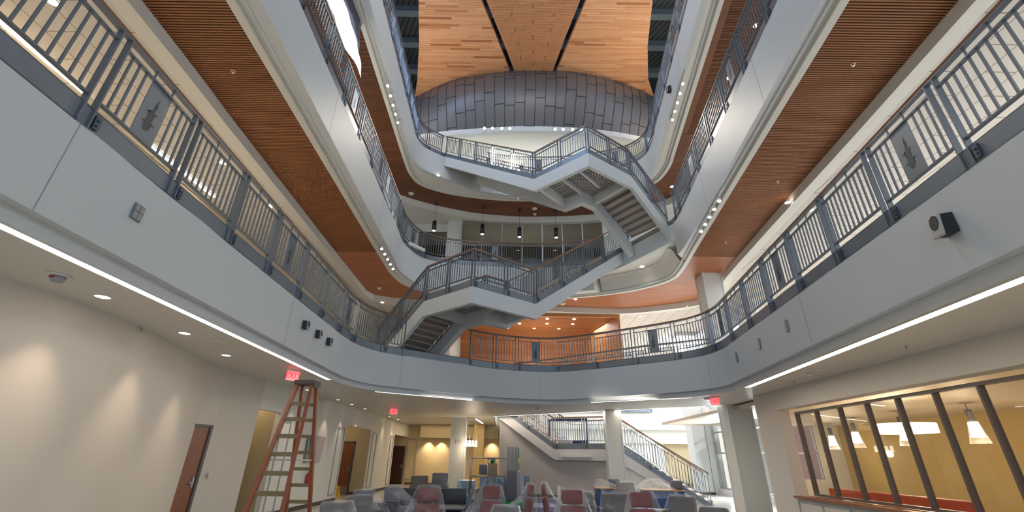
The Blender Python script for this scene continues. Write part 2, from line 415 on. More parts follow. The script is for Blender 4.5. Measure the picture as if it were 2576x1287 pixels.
R4 = catmull([(-4.67,-7),(-4.95,6),(-5.03,10),(-5.115,14),(-5.18,17.0),(-5.12,18.2),(-4.75,19.1),(-3.64,19.76),(-2.38,20.12),(-1.1,20.35),(.22,20.45),(2.6,20.4),(4.8,20.05),(6.4,19.5),(7.3,18.5),(7.52,17.3),(7.37,16),(6.80,12),(6.23,8),(5.66,4),(4.09,-7)])
O3 = catmull([(-6.3,-7),(-6.51,5.0),(-6.62,8),(-6.72,11.4),(-6.82,15),(-6.9,19.5)]) + catmull([(-6.7,20.1),(-5.6,20.55),(-3.5,21.0),(-1,21.4),(2.54,21.5),(5.64,21.7),(7.90,20.9),(9.2,20.0),(9.35,18.5),(8.9,16.8),(8.55,14),(8.22,11.0),(7.9,8),(7.53,4.8),(6.2,-7)])
O4 = catmull([(-6.5,-7),(-6.9,5),(-7.05,11),(-7.15,16),(-7.0,19.2),(-6.23,19.95),(-5.09,20.71),(-3.6,21.4),(-2.07,21.89),(-.3,22.15),(1.42,22.21),(4.41,21.9),(6.8,21.2),(8.4,20.1),(9.1,18.6),(9.0,16.5),(8.5,12),(7.9,6),(6.3,-7)])
C1 = 3.47                                   # ground-floor ceiling height

def struct(name, bm, m, **k): return fin(name, bm, m, kind='structure', **k)
def setlabel(o, s): o['label'] = s; return o

# ---- floors
bm = bmesh.new(); box(bm, -40, 60, -30, 70, -0.3, 0.0); struct('floor', bm, M['floor'])
bm = bmesh.new(); poly(bm, [(-2.2,9.0),(5.9,9.0),(6.1,15),(4.6,18.9),(2.0,21.5),(-.3,22.8),(-3.2,22.0),(-3.6,12)], 0.006); o = fin('floor_carpet', bm, M['carpet'], kind='structure')
# ---- ground-floor ceiling and second floor above it
fr = offs(E2, 0.13)
FARL1 = [(14,-7),(14,16.6),(9.6,16.4),(7.57,17.2),(5.69,18.35),(2.6,20.9),(-.85,23.3),(-.95,40),(-16,40),(-16,-7)]
bm = bmesh.new(); poly(bm, fr+FARL1, C1); struct('ceiling', bm, M['ceil'])
FARL2 = [(16,-7),(16,16.6),(9.6,16.4),(7.57,17.2),(5.69,18.35),(2.6,20.9),(-.85,23.3),(-.95,40),(-16,40),(-16,-7)]
bm = bmesh.new(); poly(bm, offs(E2, .02)+FARL2, Z2+.24); struct('floor.001', bm, M['floor2'])
bm = bmesh.new()
sweep(bm, [(14,16.6),(9.6,16.4),(7.57,17.2),(5.69,18.35),(2.6,20.9),(-.85,23.3),(-.95,40)], [(0,C1+.005),(0,Z2+.24),(-.05,Z2+.24),(-.05,C1+.005)])
struct('trim_1', bm, M['white'])
# ---- fascias (white curved band below each kerb)
bm = bmesh.new(); sweep(bm, E2, [(0,3.62),(0,Z2),(.25,Z2),(.25,3.62)]); sweep(bm, E2, [(.13,C1-.01),(.13,3.64),(.22,3.64),(.22,C1-.01)])
struct('trim_2', bm, M['white'])
F3, F4 = 8.81, 14.56
E3A = [p for p in E3[:len(E3)] if p[0] < 3.95 or p[1] < 0][:E3.index((5.0,17.8))]
E3B = [E3A[-1], (5.0,17.8), (6.25,15.5), (6.42,15.2)]
E3C = E3[E3.index((5.0,17.8))+1:]; k = min(range(len(E3C)), key=lambda i: math.dist(E3C[i], (6.42,15.2))); E3C = E3C[k:]; E3B[-1] = E3C[0]
ZH = 9.44
bm = bmesh.new(); sweep(bm, E3A, [(0,F3),(0,Z3),(.2,Z3),(.2,F3)]); sweep(bm, E3C, [(0,F3),(0,Z3),(.2,Z3),(.2,F3)]); sweep(bm, E3B, [(0,ZH),(0,Z3),(.2,Z3),(.2,ZH)]); struct('trim_3', bm, M['white'])
bm = bmesh.new(); sweep(bm, E4, [(0,F4),(0,Z4),(.2,Z4),(.2,F4)]); struct('trim_4', bm, M['white'])
# joints in the fascias
bm = bmesh.new()
for E, z0, z1, ss in ((E2, 3.62, Z2, (5.8, 10.5, 15.8, 22, 27.5, 33.8, 39.5)), (E3, F3, Z3, (8.0, 15.5, 20.5, 42.6, 47)), (E4, F4, Z4, (14, 20, 44, 51))):
    s = arclen(E)
    for t in ss:
        x, y, d = at_s(E, s, t); obox(bm, (x+d[1]*.001, y-d[0]*.001), d, (-d[1], d[0]), .0025, .002, z0, z1)
struct('trim_5', bm, M['joint'])
# ---- soffit rings between fascia and timber, with the bead and drip lip
def ring(E, R, zf, name):
    bm = bmesh.new()
    if E is E3:
        i1 = min(range(len(R)), key=lambda i: math.dist(R[i], (4.4,19.7))); i2 = min(range(len(R)), key=lambda i: math.dist(R[i], (7.0,15.9)))
        poly(bm, offs(E3A, .05)+R[:i1+1][::-1], zf+.005); poly(bm, offs(E3C, .05)+R[i2:][::-1], zf+.005)
        RR = R[i1:i2+1]; inn = offs(RR, -1.0)
        poly(bm, offs(E3B, .06)+RR[::-1], ZH+.012)
        cv = [(.0, zf), (-.16, zf+.01), (-.24, zf+.10), (-.32, zf+.26), (-.40, zf+.45), (-.50, zf+.58), (-.62, ZH-.004)]
        sweep(bm, RR, cv, closed=False, smooth=True)
        for a, b in ((E3B[0], RR[0]), (E3B[3], RR[-1])):
            v = [bm.verts.new((a[0], a[1], zf)), bm.verts.new((b[0], b[1], zf)), bm.verts.new((b[0], b[1], ZH)), bm.verts.new((a[0], a[1], ZH))]; bm.faces.new(v)
    else: poly(bm, offs(E, .05)+R[::-1], zf+.005)
    sweep(bm, R, [(-.05,zf-.08),(-.05,zf+.02),(.03,zf+.02),(.03,zf-.06),(.10,zf-.06),(.10,zf-.08)])
    struct(name, bm, M['soffit'])
    bm = bmesh.new()
    sweep(bm, offs(R, -.17), [(.035*math.cos(a), zf-.005+.035*math.sin(a)) for a in [k*math.pi/4 for k in range(8)]], smooth=True)
    struct('trim_6', bm, M['white'])
ring(E3, R3, F3, 'ceiling.001'); ring(E4, R4, F4, 'ceiling.002')
# ---- timber soffits
def timber(R, O, z, ycut, slatm, plankm, n1):
    R2 = offs(R, .0)
    ys = []; y = -1.0
    while y < ycut: ys.append(y); y += 0.055
    for left in (True, False):
        bm = bmesh.new()
        if R is R4 and not left:   # plain board beside the lip
            Q = [p for p in R2[len(R2)//2:] if -6.9 < p[1] < ycut]
            sweep(bm, Q, [(.0,z-.004),(.0,z+.03),(.34,z+.03),(.34,z-.004)])
        for y in ys:
            xa, xb = by_y(R2, y, left), by_y(O, y, left)
            if xa is None or xb is None: continue
            x0, x1 = min(xa, xb), max(xa, xb)
            box(bm, x0, x1, y, y+.030, z, z+.032)
        o = struct('ceiling', bm, slatm)
        bm = bmesh.new()
        yy = [-7+k*.5 for k in range(int((ycut+7)/.5)+1)]+[ycut]
        A = []; B = []
        for y in yy:
            xa, xb = by_y(R2, min(max(y, -6.9), ycut), left), by_y(O, min(max(y, -6.9), ycut), left)
            if xa is None or xb is None: continue
            A.append((xa, y)); B.append((xb, y))
        strip(bm, A, B, z+.055); struct('ceiling', bm, M['slatback'])
    # flush planks round the far end
    bm = bmesh.new()
    def far(P): 
        q = [p for p in P if p[1] >= ycut-.001]
        xa = by_y(P, ycut, True); xb = by_y(P, ycut, False)
        return [(xa, ycut)]+q+[(xb, ycut)]
    A = far(R2); B = far(O)
    # drop points on the outer branches that fall below the cut
    poly(bm, A+B[::-1], z); struct('ceiling', bm, plankm)
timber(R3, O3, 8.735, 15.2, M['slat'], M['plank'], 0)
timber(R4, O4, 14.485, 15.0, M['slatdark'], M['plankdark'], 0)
# ---- bulkheads and outer ceilings of the second and third floors
bm = bmesh.new(); sweep(bm, O3, [(0,8.46),(0,8.80),(.04,8.80),(.04,8.49),(.32,8.49),(.32,8.46)]); struct('trim_7', bm, M['soffit'])
OUT = [(17,-7),(17,34),(-16,34),(-16,-7)]
bm = bmesh.new(); poly(bm, offs(O3, .3)+OUT, 8.52); struct('ceiling.003', bm, M['tile'])
bm = bmesh.new(); sweep(bm, O4, [(0,14.1),(0,14.54),(.04,14.54),(.04,14.1)]); struct('trim_8', bm, M['soffit'])
bm = bmesh.new(); poly(bm, O4+OUT, 14.12); struct('ceiling.004', bm, M['soffit'])
bm = bmesh.new(); poly(bm, offs(E3, .02)+OUT, Z3+.24); struct('floor.002', bm, M['floor2'])
bm = bmesh.new(); poly(bm, offs(E4, .02)+OUT, Z4+.24); struct('floor.003', bm, M['floor2'])

# ---- roof deck and beams
bm = bmesh.new(); box(bm, -20, 12.6, -8, 36, 25.6, 25.8); struct('ceiling.005', bm, M['roof'])
for y in (5.5, 8.4, 11.2, 14.0, 17.0, 19.1, 21.2, 23.4):
    bm = bmesh.new(); box(bm, -20, 12.6, y-.02, y+.02, 24.95, 25.6); box(bm, -20, 12.6, y-.19, y+.19, 24.9, 24.95); struct('trim_9', bm, M['beam'])

# ---- timber cloud ceiling
def cloud(name, outline, z, m, label):
    bm = bmesh.new(); slab(bm, outline, z, z+.25)
    bm.faces.ensure_lookup_table()
    bmesh.ops.remove_doubles(bm, verts=bm.verts, dist=1e-4)
    bm.normal_update()
    for f in bm.faces: f.material_index = 0 if abs(f.normal.z) > .5 else 1
    o = fin(name, bm, [m, M['cloudedge']]); tag(o, label, 'ceiling panel'); return o
cl = [(-1.74+ (-.38)*0, 14.43)]
left_o = [(-4.2,8.0),(-4.55,11.5),(-4.9,14.48),(-5.35,17),(-5.95,19.6),(-6.41,21.1),(-5.8,20.9),(-4.9,20.15),(-4.01,19.71),(-2.7,19.3),(-1.3,19.0),(-.30,18.83),(-.9,16.7),(-1.74,14.43),(-2.6,12),(-4.0,8.0)]
left_o = [(-4.3,-3),(-4.35,8.0),(-4.6,12.0),(-4.9,14.48),(-5.35,17),(-5.95,19.6),(-6.41,21.1),(-5.7,20.75),(-4.9,20.15),(-4.01,19.71),(-2.7,19.3),(-1.3,19.0),(-.30,18.83),(-1.0,16.6),(-1.74,14.43),(-3.0,11),(-3.3,-3)]
right_o = [(6.3,-3),(6.35,8.0),(6.6,12.0),(6.88,14.31),(7.4,17),(8.1,19.3),(8.88,20.73),(7.9,20.35),(7.0,19.85),(5.68,19.32),(4.3,18.95),(3.4,18.82),(2.50,18.78),(3.05,16.5),(3.56,14.36),(4.5,11),(4.9,-3)]
cloud('ceiling_cloud', left_o, 22.5, M['cloud'], 'wide oak plank roof panel over the left side of the atrium')
cloud('ceiling_cloud', right_o, 22.5, M['cloud'], 'wide oak plank roof panel over the right side of the atrium')
# centre panel: fine slats
cen = [(-2.9,9.5),(-1.48,14.43),(-.6,17),(0.01,18.88),(2.26,18.84),(2.75,16.5),(3.26,14.36),(4.4,9.5)]
t = thing('ceiling_cloud', 'narrow slatted timber roof panel tapering between the two wide ones', 'ceiling panel', (0.8, 14, 22.5))
def xs_at(y):
    def f(a, b): return a[0]+(b[0]-a[0])*(y-a[1])/(b[1]-a[1])
    L = [(-2.9,9.5),(-1.48,14.43),(-.6,17),(0.01,18.88)]; Rr = [(4.4,9.5),(3.26,14.36),(2.75,16.5),(2.26,18.88)]
    xl = next(f(a, b) for a, b in zip(L[:-1], L[1:]) if a[1] <= y <= b[1]+1e-6)
    xr = next(f(a, b) for a, b in zip(Rr[:-1], Rr[1:]) if a[1] <= y <= b[1]+1e-6)
    return xl, xr
bm = bmesh.new(); y = 9.5
while y < 18.82:
    a, b = xs_at(y); box(bm, a-.8, b-.8, y-14, y+.036-14, 0, .05); y += .062
fin('slats', bm, M['slatc'], t)
bm = bmesh.new(); poly(bm, [(a-.8, b-14) for a, b in cen], .055); fin('backing', bm, M['cloudedge'], t)
bm = bmesh.new(); k = 0
for xr in (-.25, .0, .25):
    for y in (13.6, 14.6, 15.5, 16.4, 17.3, 18.2):
        a, b = xs_at(y+ (0.45 if xr else 0)); w = b-a; x = (a+b)/2+xr*w
        box(bm, x-.8-.012, x-.8+.012, y-14+(.45 if xr else 0), y-14+.26+(.45 if xr else 0), -.006, .01)
fin('joint', bm, M['seam'], t)

# ---- curved grey metal wall at the far end, under the clouds
TOP = catmull([(-7.2,21.7),(-6.41,21.09),(-5.3,20.4),(-4.01,19.71),(-2.7,19.3),(-1.3,18.99),(0.01,18.83),(1.1,18.8),(2.4,18.8),(3.9,18.9),(5.68,19.32),(7.3,19.95),(8.88,20.73),(9.8,21.4)], 4)
BOT = catmull([(-7.0,20.3),(-5.9,20.0),(-4.95,19.75),(-3.4,19.45),(-1.96,19.27),(-.9,19.15),(.17,19.06),(1.3,19.03),(2.4,19.05),(3.5,19.1),(4.67,19.23),(6.0,19.45),(7.28,19.75),(9.3,20.2)], 4)
n = 61; T = resample(TOP, n); B = resample(BOT, n); K = 12
def drum(i, v, d=0.0):
    a = i*(n-1); i0 = min(int(a), n-2); f = a-i0
    tx, ty = (T[i0][0]*(1-f)+T[i0+1][0]*f, T[i0][1]*(1-f)+T[i0+1][1]*f)
    bx, by = (B[i0][0]*(1-f)+B[i0+1][0]*f, B[i0][1]*(1-f)+B[i0+1][1]*f)
    bulge = -0.9*math.sin(math.pi*v)*(1-abs(2*i-1)**2*.6)
    return (bx+(tx-bx)*v, by+(ty-by)*v+bulge-d, 18.45+(22.5-18.45)*v)
bm = bmesh.new(); G = [[bm.verts.new(drum(i/60, v/K)) for v in range(K+1)] for i in range(61)]
for i in range(60):
    for v in range(K):
        f = bm.faces.new((G[i][v], G[i+1][v], G[i+1][v+1], G[i][v+1])); f.smooth = True
dw = struct('wall_far', bm, M['drum'])
bm = bmesh.new(); cols = 30
for c in range(cols+1):
    pts = [drum(c/cols, v/K, .012) for v in range(K+1)]
    for a, b in zip(pts[:-1], pts[1:]): bar(bm, a, b, .03, .02)
for c in range(cols):
    for v in ((.28, .78) if c % 2 else (.12, .55)):
        v = v+.12*math.sin(c*1.7)
        bar(bm, drum(c/cols, v, .012), drum((c+1)/cols, v, .012), .02, .03)
struct('trim_10', bm, M['seam'])
# white curved bulkhead under the metal wall and the ceiling behind it
bm = bmesh.new(); sweep(bm, [(p[0], p[1]-.02) for p in B], [(0,18.15),(0,18.47),(.3,18.47),(.3,18.15)]); struct('trim_11', bm, M['white'])
bm = bmesh.new(); poly(bm, B+[(12,30),(-10,30)], 18.16); struct('ceiling.006', bm, M['soffit'])
bm = bmesh.new(); box(bm, -14, 16, 26.8, 27, Z4, 18.2); struct('wall_far.001', bm, M['wall2'])

# clerestory on the right of the roof: unseen wall shaped round its opening to limit the sun
bm = bmesh.new(); box(bm, 12.6, 12.9, 15.0, 34, Z4, 25.6); box(bm, 12.6, 12.9, -8, 3.5, Z4, 25.6); box(bm, 12.6, 12.9, 3.5, 15, 23.3, 25.6); struct('wall_right.005', bm, M['wall2'])
bm = bmesh.new(); box(bm, -14, -13.8, -8, 34, Z4, 25.6); struct('wall_left.007', bm, M['wall2'])
# ------------------------------------------------------------------ guard rails
def unit_baluster(h, w=.022):
    bm = bmesh.new(); box(bm, -w/2, w/2, -w/2, w/2, 0, h)
    me = bpy.data.meshes.new('baluster'); bm.to_mesh(me); bm.free(); me.materials.append(M['steel']); return me
BAL = unit_baluster(.80)
def unit_post(h):
    bm = bmesh.new(); box(bm, -.009, .009, -.038, .038, 0, h)
    me = bpy.data.meshes.new('post'); bm.to_mesh(me); bm.free(); me.materials.append(M['steel']); return me
POST = unit_post(1.27)

def creature(bm, y, sx=1, sz=1, mi=1):
    """outline of a crawling reptile facing up, in the plate plane (x along plate, z up)"""
    pts = [(0,.0),(.035,.015),(.05,.06),(.045,.11),(.075,.14),(.10,.13),(.10,.155),(.07,.17),(.045,.165),(.05,.24),(.045,.29),(.075,.32),(.08,.35),(.055,.35),(.035,.325),(.03,.36),(.04,.40),(.05,.45),(.035,.52),(.045,.57),(.035,.58),(.018,.52),(.025,.45),(.01,.40),(-.005,.35),(-.02,.30),(-.055,.31),(-.07,.29),(-.04,.275),(-.03,.22),(-.035,.15),(-.07,.125),(-.075,.10),(-.04,.11),(-.035,.05),(-.02,.01)]
    for s in (-1, 1):
        vs = [bm.verts.new((p[0]*sx, y*s, p[1]*sz)) for p in pts]
        f = bm.faces.new(vs); f.material_index = mi
        bmesh.ops.triangulate(bm, faces=[f], ngon_method='EAR_CLIP')

def infill_mesh(w, h):
    bm = bmesh.new(); box(bm, -w/2, w/2, -.006, .006, 0, h)
    creature(bm, .0075, 1.15, .85)
    for v in bm.verts:
        if abs(abs(v.co.y)-.0075) < 1e-5: v.co.z += .14; v.co.x -= .02
    me = bpy.data.meshes.new('infill_plate'); bm.to_mesh(me); bm.free()
    me.materials.append(M['kerb']); me.materials.append(M['emblem']); return me
INF = infill_mesh(.34, .80)

def guardrail(name, label, cat, P3, posts, plates=(), parent=None, nbal=100, inset=.0, bsp=.112, wood=True, kerb=True, end_posts=True, hmul=1.0):
    """P3: plan polyline with base height per point; posts: arc-length positions of the double posts"""
    s = arclen(P3); P2 = [p[:2] for p in P3]; L = s[-1]
    if parent is None:
        root = thing(name, label, cat, (P3[0][0], P3[0][1], P3[0][2])); ox, oy, oz = P3[0]
    else: root = parent; ox, oy, oz = parent.location
    def pt(t):
        q = at_s(P3, s, t); return (q[0]-ox, q[1]-oy, q[2]-oz, q[3])
    Q = [(p[0]-ox, p[1]-oy) for p in P3]; zs = [p[2]-oz for p in P3]
    if kerb and parent is not None:
        bm = bmesh.new(); sweep(bm, Q, [(-.012,.0),(-.012,.22),(.012,.22),(.012,.0)], zs=zs); fin('kerb_plate', bm, M['kerb'], root)
    elif kerb:
        bm = bmesh.new(); sweep(bm, Q, [(-.012,.005),(-.012,.22),(.05,.22),(.05,.21),(0,.21),(0,.005)], zs=zs); fin('kerb_plate', bm, M['kerb'], root)
        bm = bmesh.new(); sweep(bm, Q, [(-.02,-.015),(-.02,.004),(.06,.004),(.06,-.015)], zs=zs); fin('shadow_gap_trim', bm, M['bracket'], root)
    bm = bmesh.new()
    if wood:
        sweep(bm, Q, [(-.028,1.30),(-.034,1.32),(-.02,1.345),(.02,1.345),(.034,1.32),(.028,1.30)], zs=zs, smooth=False)
        fin('handrail', bm, M['handrail'], root); bm = bmesh.new()
    sweep(bm, Q, [(-.035,1.27),(-.035,1.29),(.035,1.29),(.035,1.27)], zs=zs); fin('top_bar', bm, M['steel'], root)
    cnt = 0; rest = bmesh.new(); nrest = 0
    ends = sorted(posts)
    bays = list(zip(ends[:-1], ends[1:]))
    near = sorted(range(len(bays)), key=lambda i: math.dist(at_s(P3, s, sum(bays[i])/2)[:2], (0, 0)))
    plan = {}
    for i in near:
        a, b = bays[i]; n = max(2, int(round((b-a-.16)/bsp)))-1
        if cnt+n <= nbal: plan[i] = True; cnt += n
        else: plan[i] = False
    for i, (a, b) in enumerate(bays):
        a2, b2 = a+.065, b-.065
        # sample the bay for its bars
        m = max(2, int((b2-a2)/.35)+1); T = [a2+(b2-a2)*k/m for k in range(m+1)]
        q = [pt(t) for t in T]; bm = bmesh.new()
        q0 = q[0]
        PP = [(x[0], x[1]) for x in q]; zz = [x[2] for x in q]
        sweep(bm, PP, [(-.026,1.13),(-.026,1.15),(.026,1.15),(.026,1.13)], zs=zz)
        sweep(bm, PP, [(-.026,.33),(-.026,.35),(.026,.35),(.026,.33)], zs=zz)
        for k in ((.36, .62) if (b-a) > .8 else (.5,)):
            x, y, z, d = pt(a2+(b2-a2)*k); obox(bm, (x, y), d, (-d[1], d[0]), .009, .009, z+1.15, z+1.27)
        for t in (a2, b2):
            x, y, z, d = pt(t); obox(bm, (x, y), d, (-d[1], d[0]), .006, .024, z+.335, z+1.145)
        pan = fin('railing_panel', bm, M['steel'], root)
        for t in (a2, b2):
            x, y, z, d = pt(t); o = link('post', POST, None, pan, (x, y, z)); o.rotation_euler = (0, 0, math.atan2(d[1], d[0]))
            if len(POST.materials) == 0: POST.materials.append(M['steel'])
        # bracket fixed to the kerb beside the post
        bm = bmesh.new()
        for t in (a2+.05,):
            x, y, z, d = pt(t); nx = (-d[1], d[0])
            obox(bm, (x+d[0]*.02-nx[0]*.025, y+d[1]*.02-nx[1]*.025), d, nx, .035, .012, z+.03, z+.19)
            tube(bm, (x+d[0]*.02-nx[0]*.035, y+d[1]*.02-nx[1]*.035, z+.14), (x+d[0]*.02-nx[0]*.055, y+d[1]*.02-nx[1]*.055, z+.14), .014, n=6)
            tube(bm, (x+d[0]*.02-nx[0]*.035, y+d[1]*.02-nx[1]*.035, z+.08), (x+d[0]*.02-nx[0]*.055, y+d[1]*.02-nx[1]*.055, z+.08), .014, n=6)
        fin('bracket', bm, M['bracket'], pan)
        n = max(2, int(round((b-a-.16)/bsp)))-1
        gap = (b2-a2)/(n+1); has = i in plates; mid = (a2+b2)/2
        if has:
            x, y, z, d = pt(mid); o = link('infill_plate', INF, None, pan, (x, y, z+.34)); o.rotation_euler = (0, 0, math.atan2(d[1], d[0]))
        for k in range(1, n+1):
            t = a2+gap*k
            if has and abs(t-mid) < .18+.02: continue
            x, y, z, d = pt(t)
            if plan[i]:
                o = link('baluster', BAL, None, pan, (x, y, z+.34)); o.rotation_euler = (0, 0, math.atan2(d[1], d[0]))
            else:
                obox(rest, (x, y), d, (-d[1], d[0]), .011, .011, z+.34, z+1.14); nrest += 1
    if nrest: 
        o = fin('baluster', rest, M['steel'], root); o['kind'] = 'stuff'
    else: rest.free()
    return root

def sub(E, z, s0, s1, step=.3):
    """piece of a plan curve between two arc lengths, as 3-D polyline"""
    s = arclen(E); ts = [s0]; ts += [t for t in s if s0 < t < s1]; ts.append(s1)
    return [tuple(at_s(E, s, t)[:2])+(z,) for t in ts]
def s_of(E, p):
    s = arclen(E); return min(((math.dist(E[i], p)), s[i]) for i in range(len(E)))[1]
def s_near(E, p):
    s = arclen(E); L = s[-1]; best = min((math.dist(at_s(E, s, L*k/3000)[:2], p), L*k/3000) for k in range(3001)); return best[1]

# second floor: left run ends at the lower stair, far and right run begins beyond it
G2 = offs(E2, .02)
a = s_near(G2, (-4.4,-1.0)); b = s_near(G2, (-3.55,14.65)); c = s_near(G2, (-1.60,16.07)); d = s_near(G2, (4.75,-1))
ys = [-1.0,.25,1.05,2.2,3.5,4.85,6.2,7.5,8.9,10.3,11.65,12.75]
ps = [s_near(G2, (by_y(G2, y, True), y)) - a for y in ys]
ps += [s_near(G2, (-4.15,14.1))-a, b-a-.02]
guardrail('guardrail', 'grey steel guardrail with timber handrail along the left side of the second floor balcony', 'railing', sub(G2, Z2, a, b), ps, plates=(4, 7, 10), nbal=100)
px = [(-1.62,16.05),(-.62,16.72),(.25,17.05),(1.75,17.18),(3.15,16.48),(4.42,15.58),(5.6,14.68),(6.33,13.45)]
ps = [.04]+[s_near(G2, p)-c for p in px[1:]]
for y in (12.1,10.75,9.4,8.05,6.7,5.35,4.0,2.65,1.3,0,-1): ps.append(s_near(G2, (by_y(G2, y, False), y))-c)
ps[-1] -= .03
guardrail('guardrail', 'grey guardrail curving round the far and right side of the second floor balcony', 'railing', sub(G2, Z2, c, d), ps, plates=(2, 5, 7, 10, 13, 16), nbal=100)
# the steel kerb carries on in front of the stair foot
bm = bmesh.new(); P = sub(G2, 0, b, c)
sweep(bm, [p[:2] for p in P], [(-.012,Z2),(-.012,Z2+.22),(.05,Z2+.22),(.05,Z2+.21),(0,Z2+.21),(0,Z2)])
fin('trim_12', bm, M['kerb'], kind='structure')
bm = bmesh.new(); s = arclen(P)
for t in (.05, s[-1]/2-.12, s[-1]/2+.05, s[-1]-.1):
    for z in (.07, .14):
        x, y, _, dd = at_s(P, s, t); tube(bm, (x-dd[1]*-.01, y-dd[0]*.01, Z2+z), (x+dd[1]*.03, y-dd[0]*.03, Z2+z), .012, n=6)
fin('trim_12.001', bm, M['bracket'], kind='structure')

# third floor
G3 = offs(E3, .02)
a = s_near(G3, (-4.5,-1)); b = s_near(G3, (3.85,19.2)); c = s_near(G3, (6.46,15.0)); d = s_near(G3, (4.75,-1))
ys = [-1,.5,2,3.35,4.7,6.05,7.45,8.85,10.25,11.65,13.05,14.45,15.85,17.2]
ps = [s_near(G3, (by_y(G3, y, True), y))-a for y in ys]+[s_near(G3, p)-a for p in ((-4.2,18.72),(-3.0,19.35),(-1.6,19.63),(-.1,19.72),(1.4,19.7),(2.8,19.5))]+[b-a-.02]
guardrail('guardrail', 'grey guardrail along the left and far side of the third floor balcony', 'railing', sub(G3, Z3, a, b), ps, plates=(4, 7, 10, 13, 16), nbal=100)
ps = [.04]
for y in (14.3,13.0,11.7,10.35,9.0,7.65,6.3,4.95,3.6,2.25,.9,-1): ps.append(s_near(G3, (by_y(G3, y, False), y))-c)
ps[-1] -= .03
guardrail('guardrail', 'grey steel guardrail with timber handrail along the right side of the third floor balcony', 'railing', sub(G3, Z3, c, d), ps, plates=(2, 5, 8), nbal=100)
# fourth floor
G4 = offs(E4, .02)
a = s_near(G4, (-4.5,3)); b = s_near(G4, (-3.70,18.42)); c = s_near(G4, (-1.45,19.75)); d = s_near(G4, (5.1,3))
ys = [3,4.4,5.8,7.2,8.6,10,11.4,12.8,14.2,15.6,16.9]
ps = [s_near(G4, (by_y(G4, y, True), y))-a for y in ys]+[s_near(G4, (-4.4,17.85))-a, b-a-.02]
guardrail('guardrail', 'grey steel guardrail with timber handrail along the left side of the fourth floor balcony', 'railing', sub(G4, Z4, a, b), ps, plates=(2, 5, 8), nbal=100)
ps = [.04]+[s_near(G4, p)-c for p in ((-.4,20.0),(.8,20.13),(2.1,20.1),(3.6,19.9),(5.0,19.5),(6.15,19.0),(6.83,17.9))]
for y in (16.6,15.2,13.8,12.4,11.0,9.6,8.2,6.8,5.4,4.2,3): ps.append(s_near(G4, (by_y(G4, y, False), y))-c)
ps[-1] -= .03
guardrail('guardrail', 'grey guardrail round the far and right side of the fourth floor balcony', 'railing', sub(G4, Z4, c, d), ps, plates=(2, 5, 8, 11, 14), nbal=100)
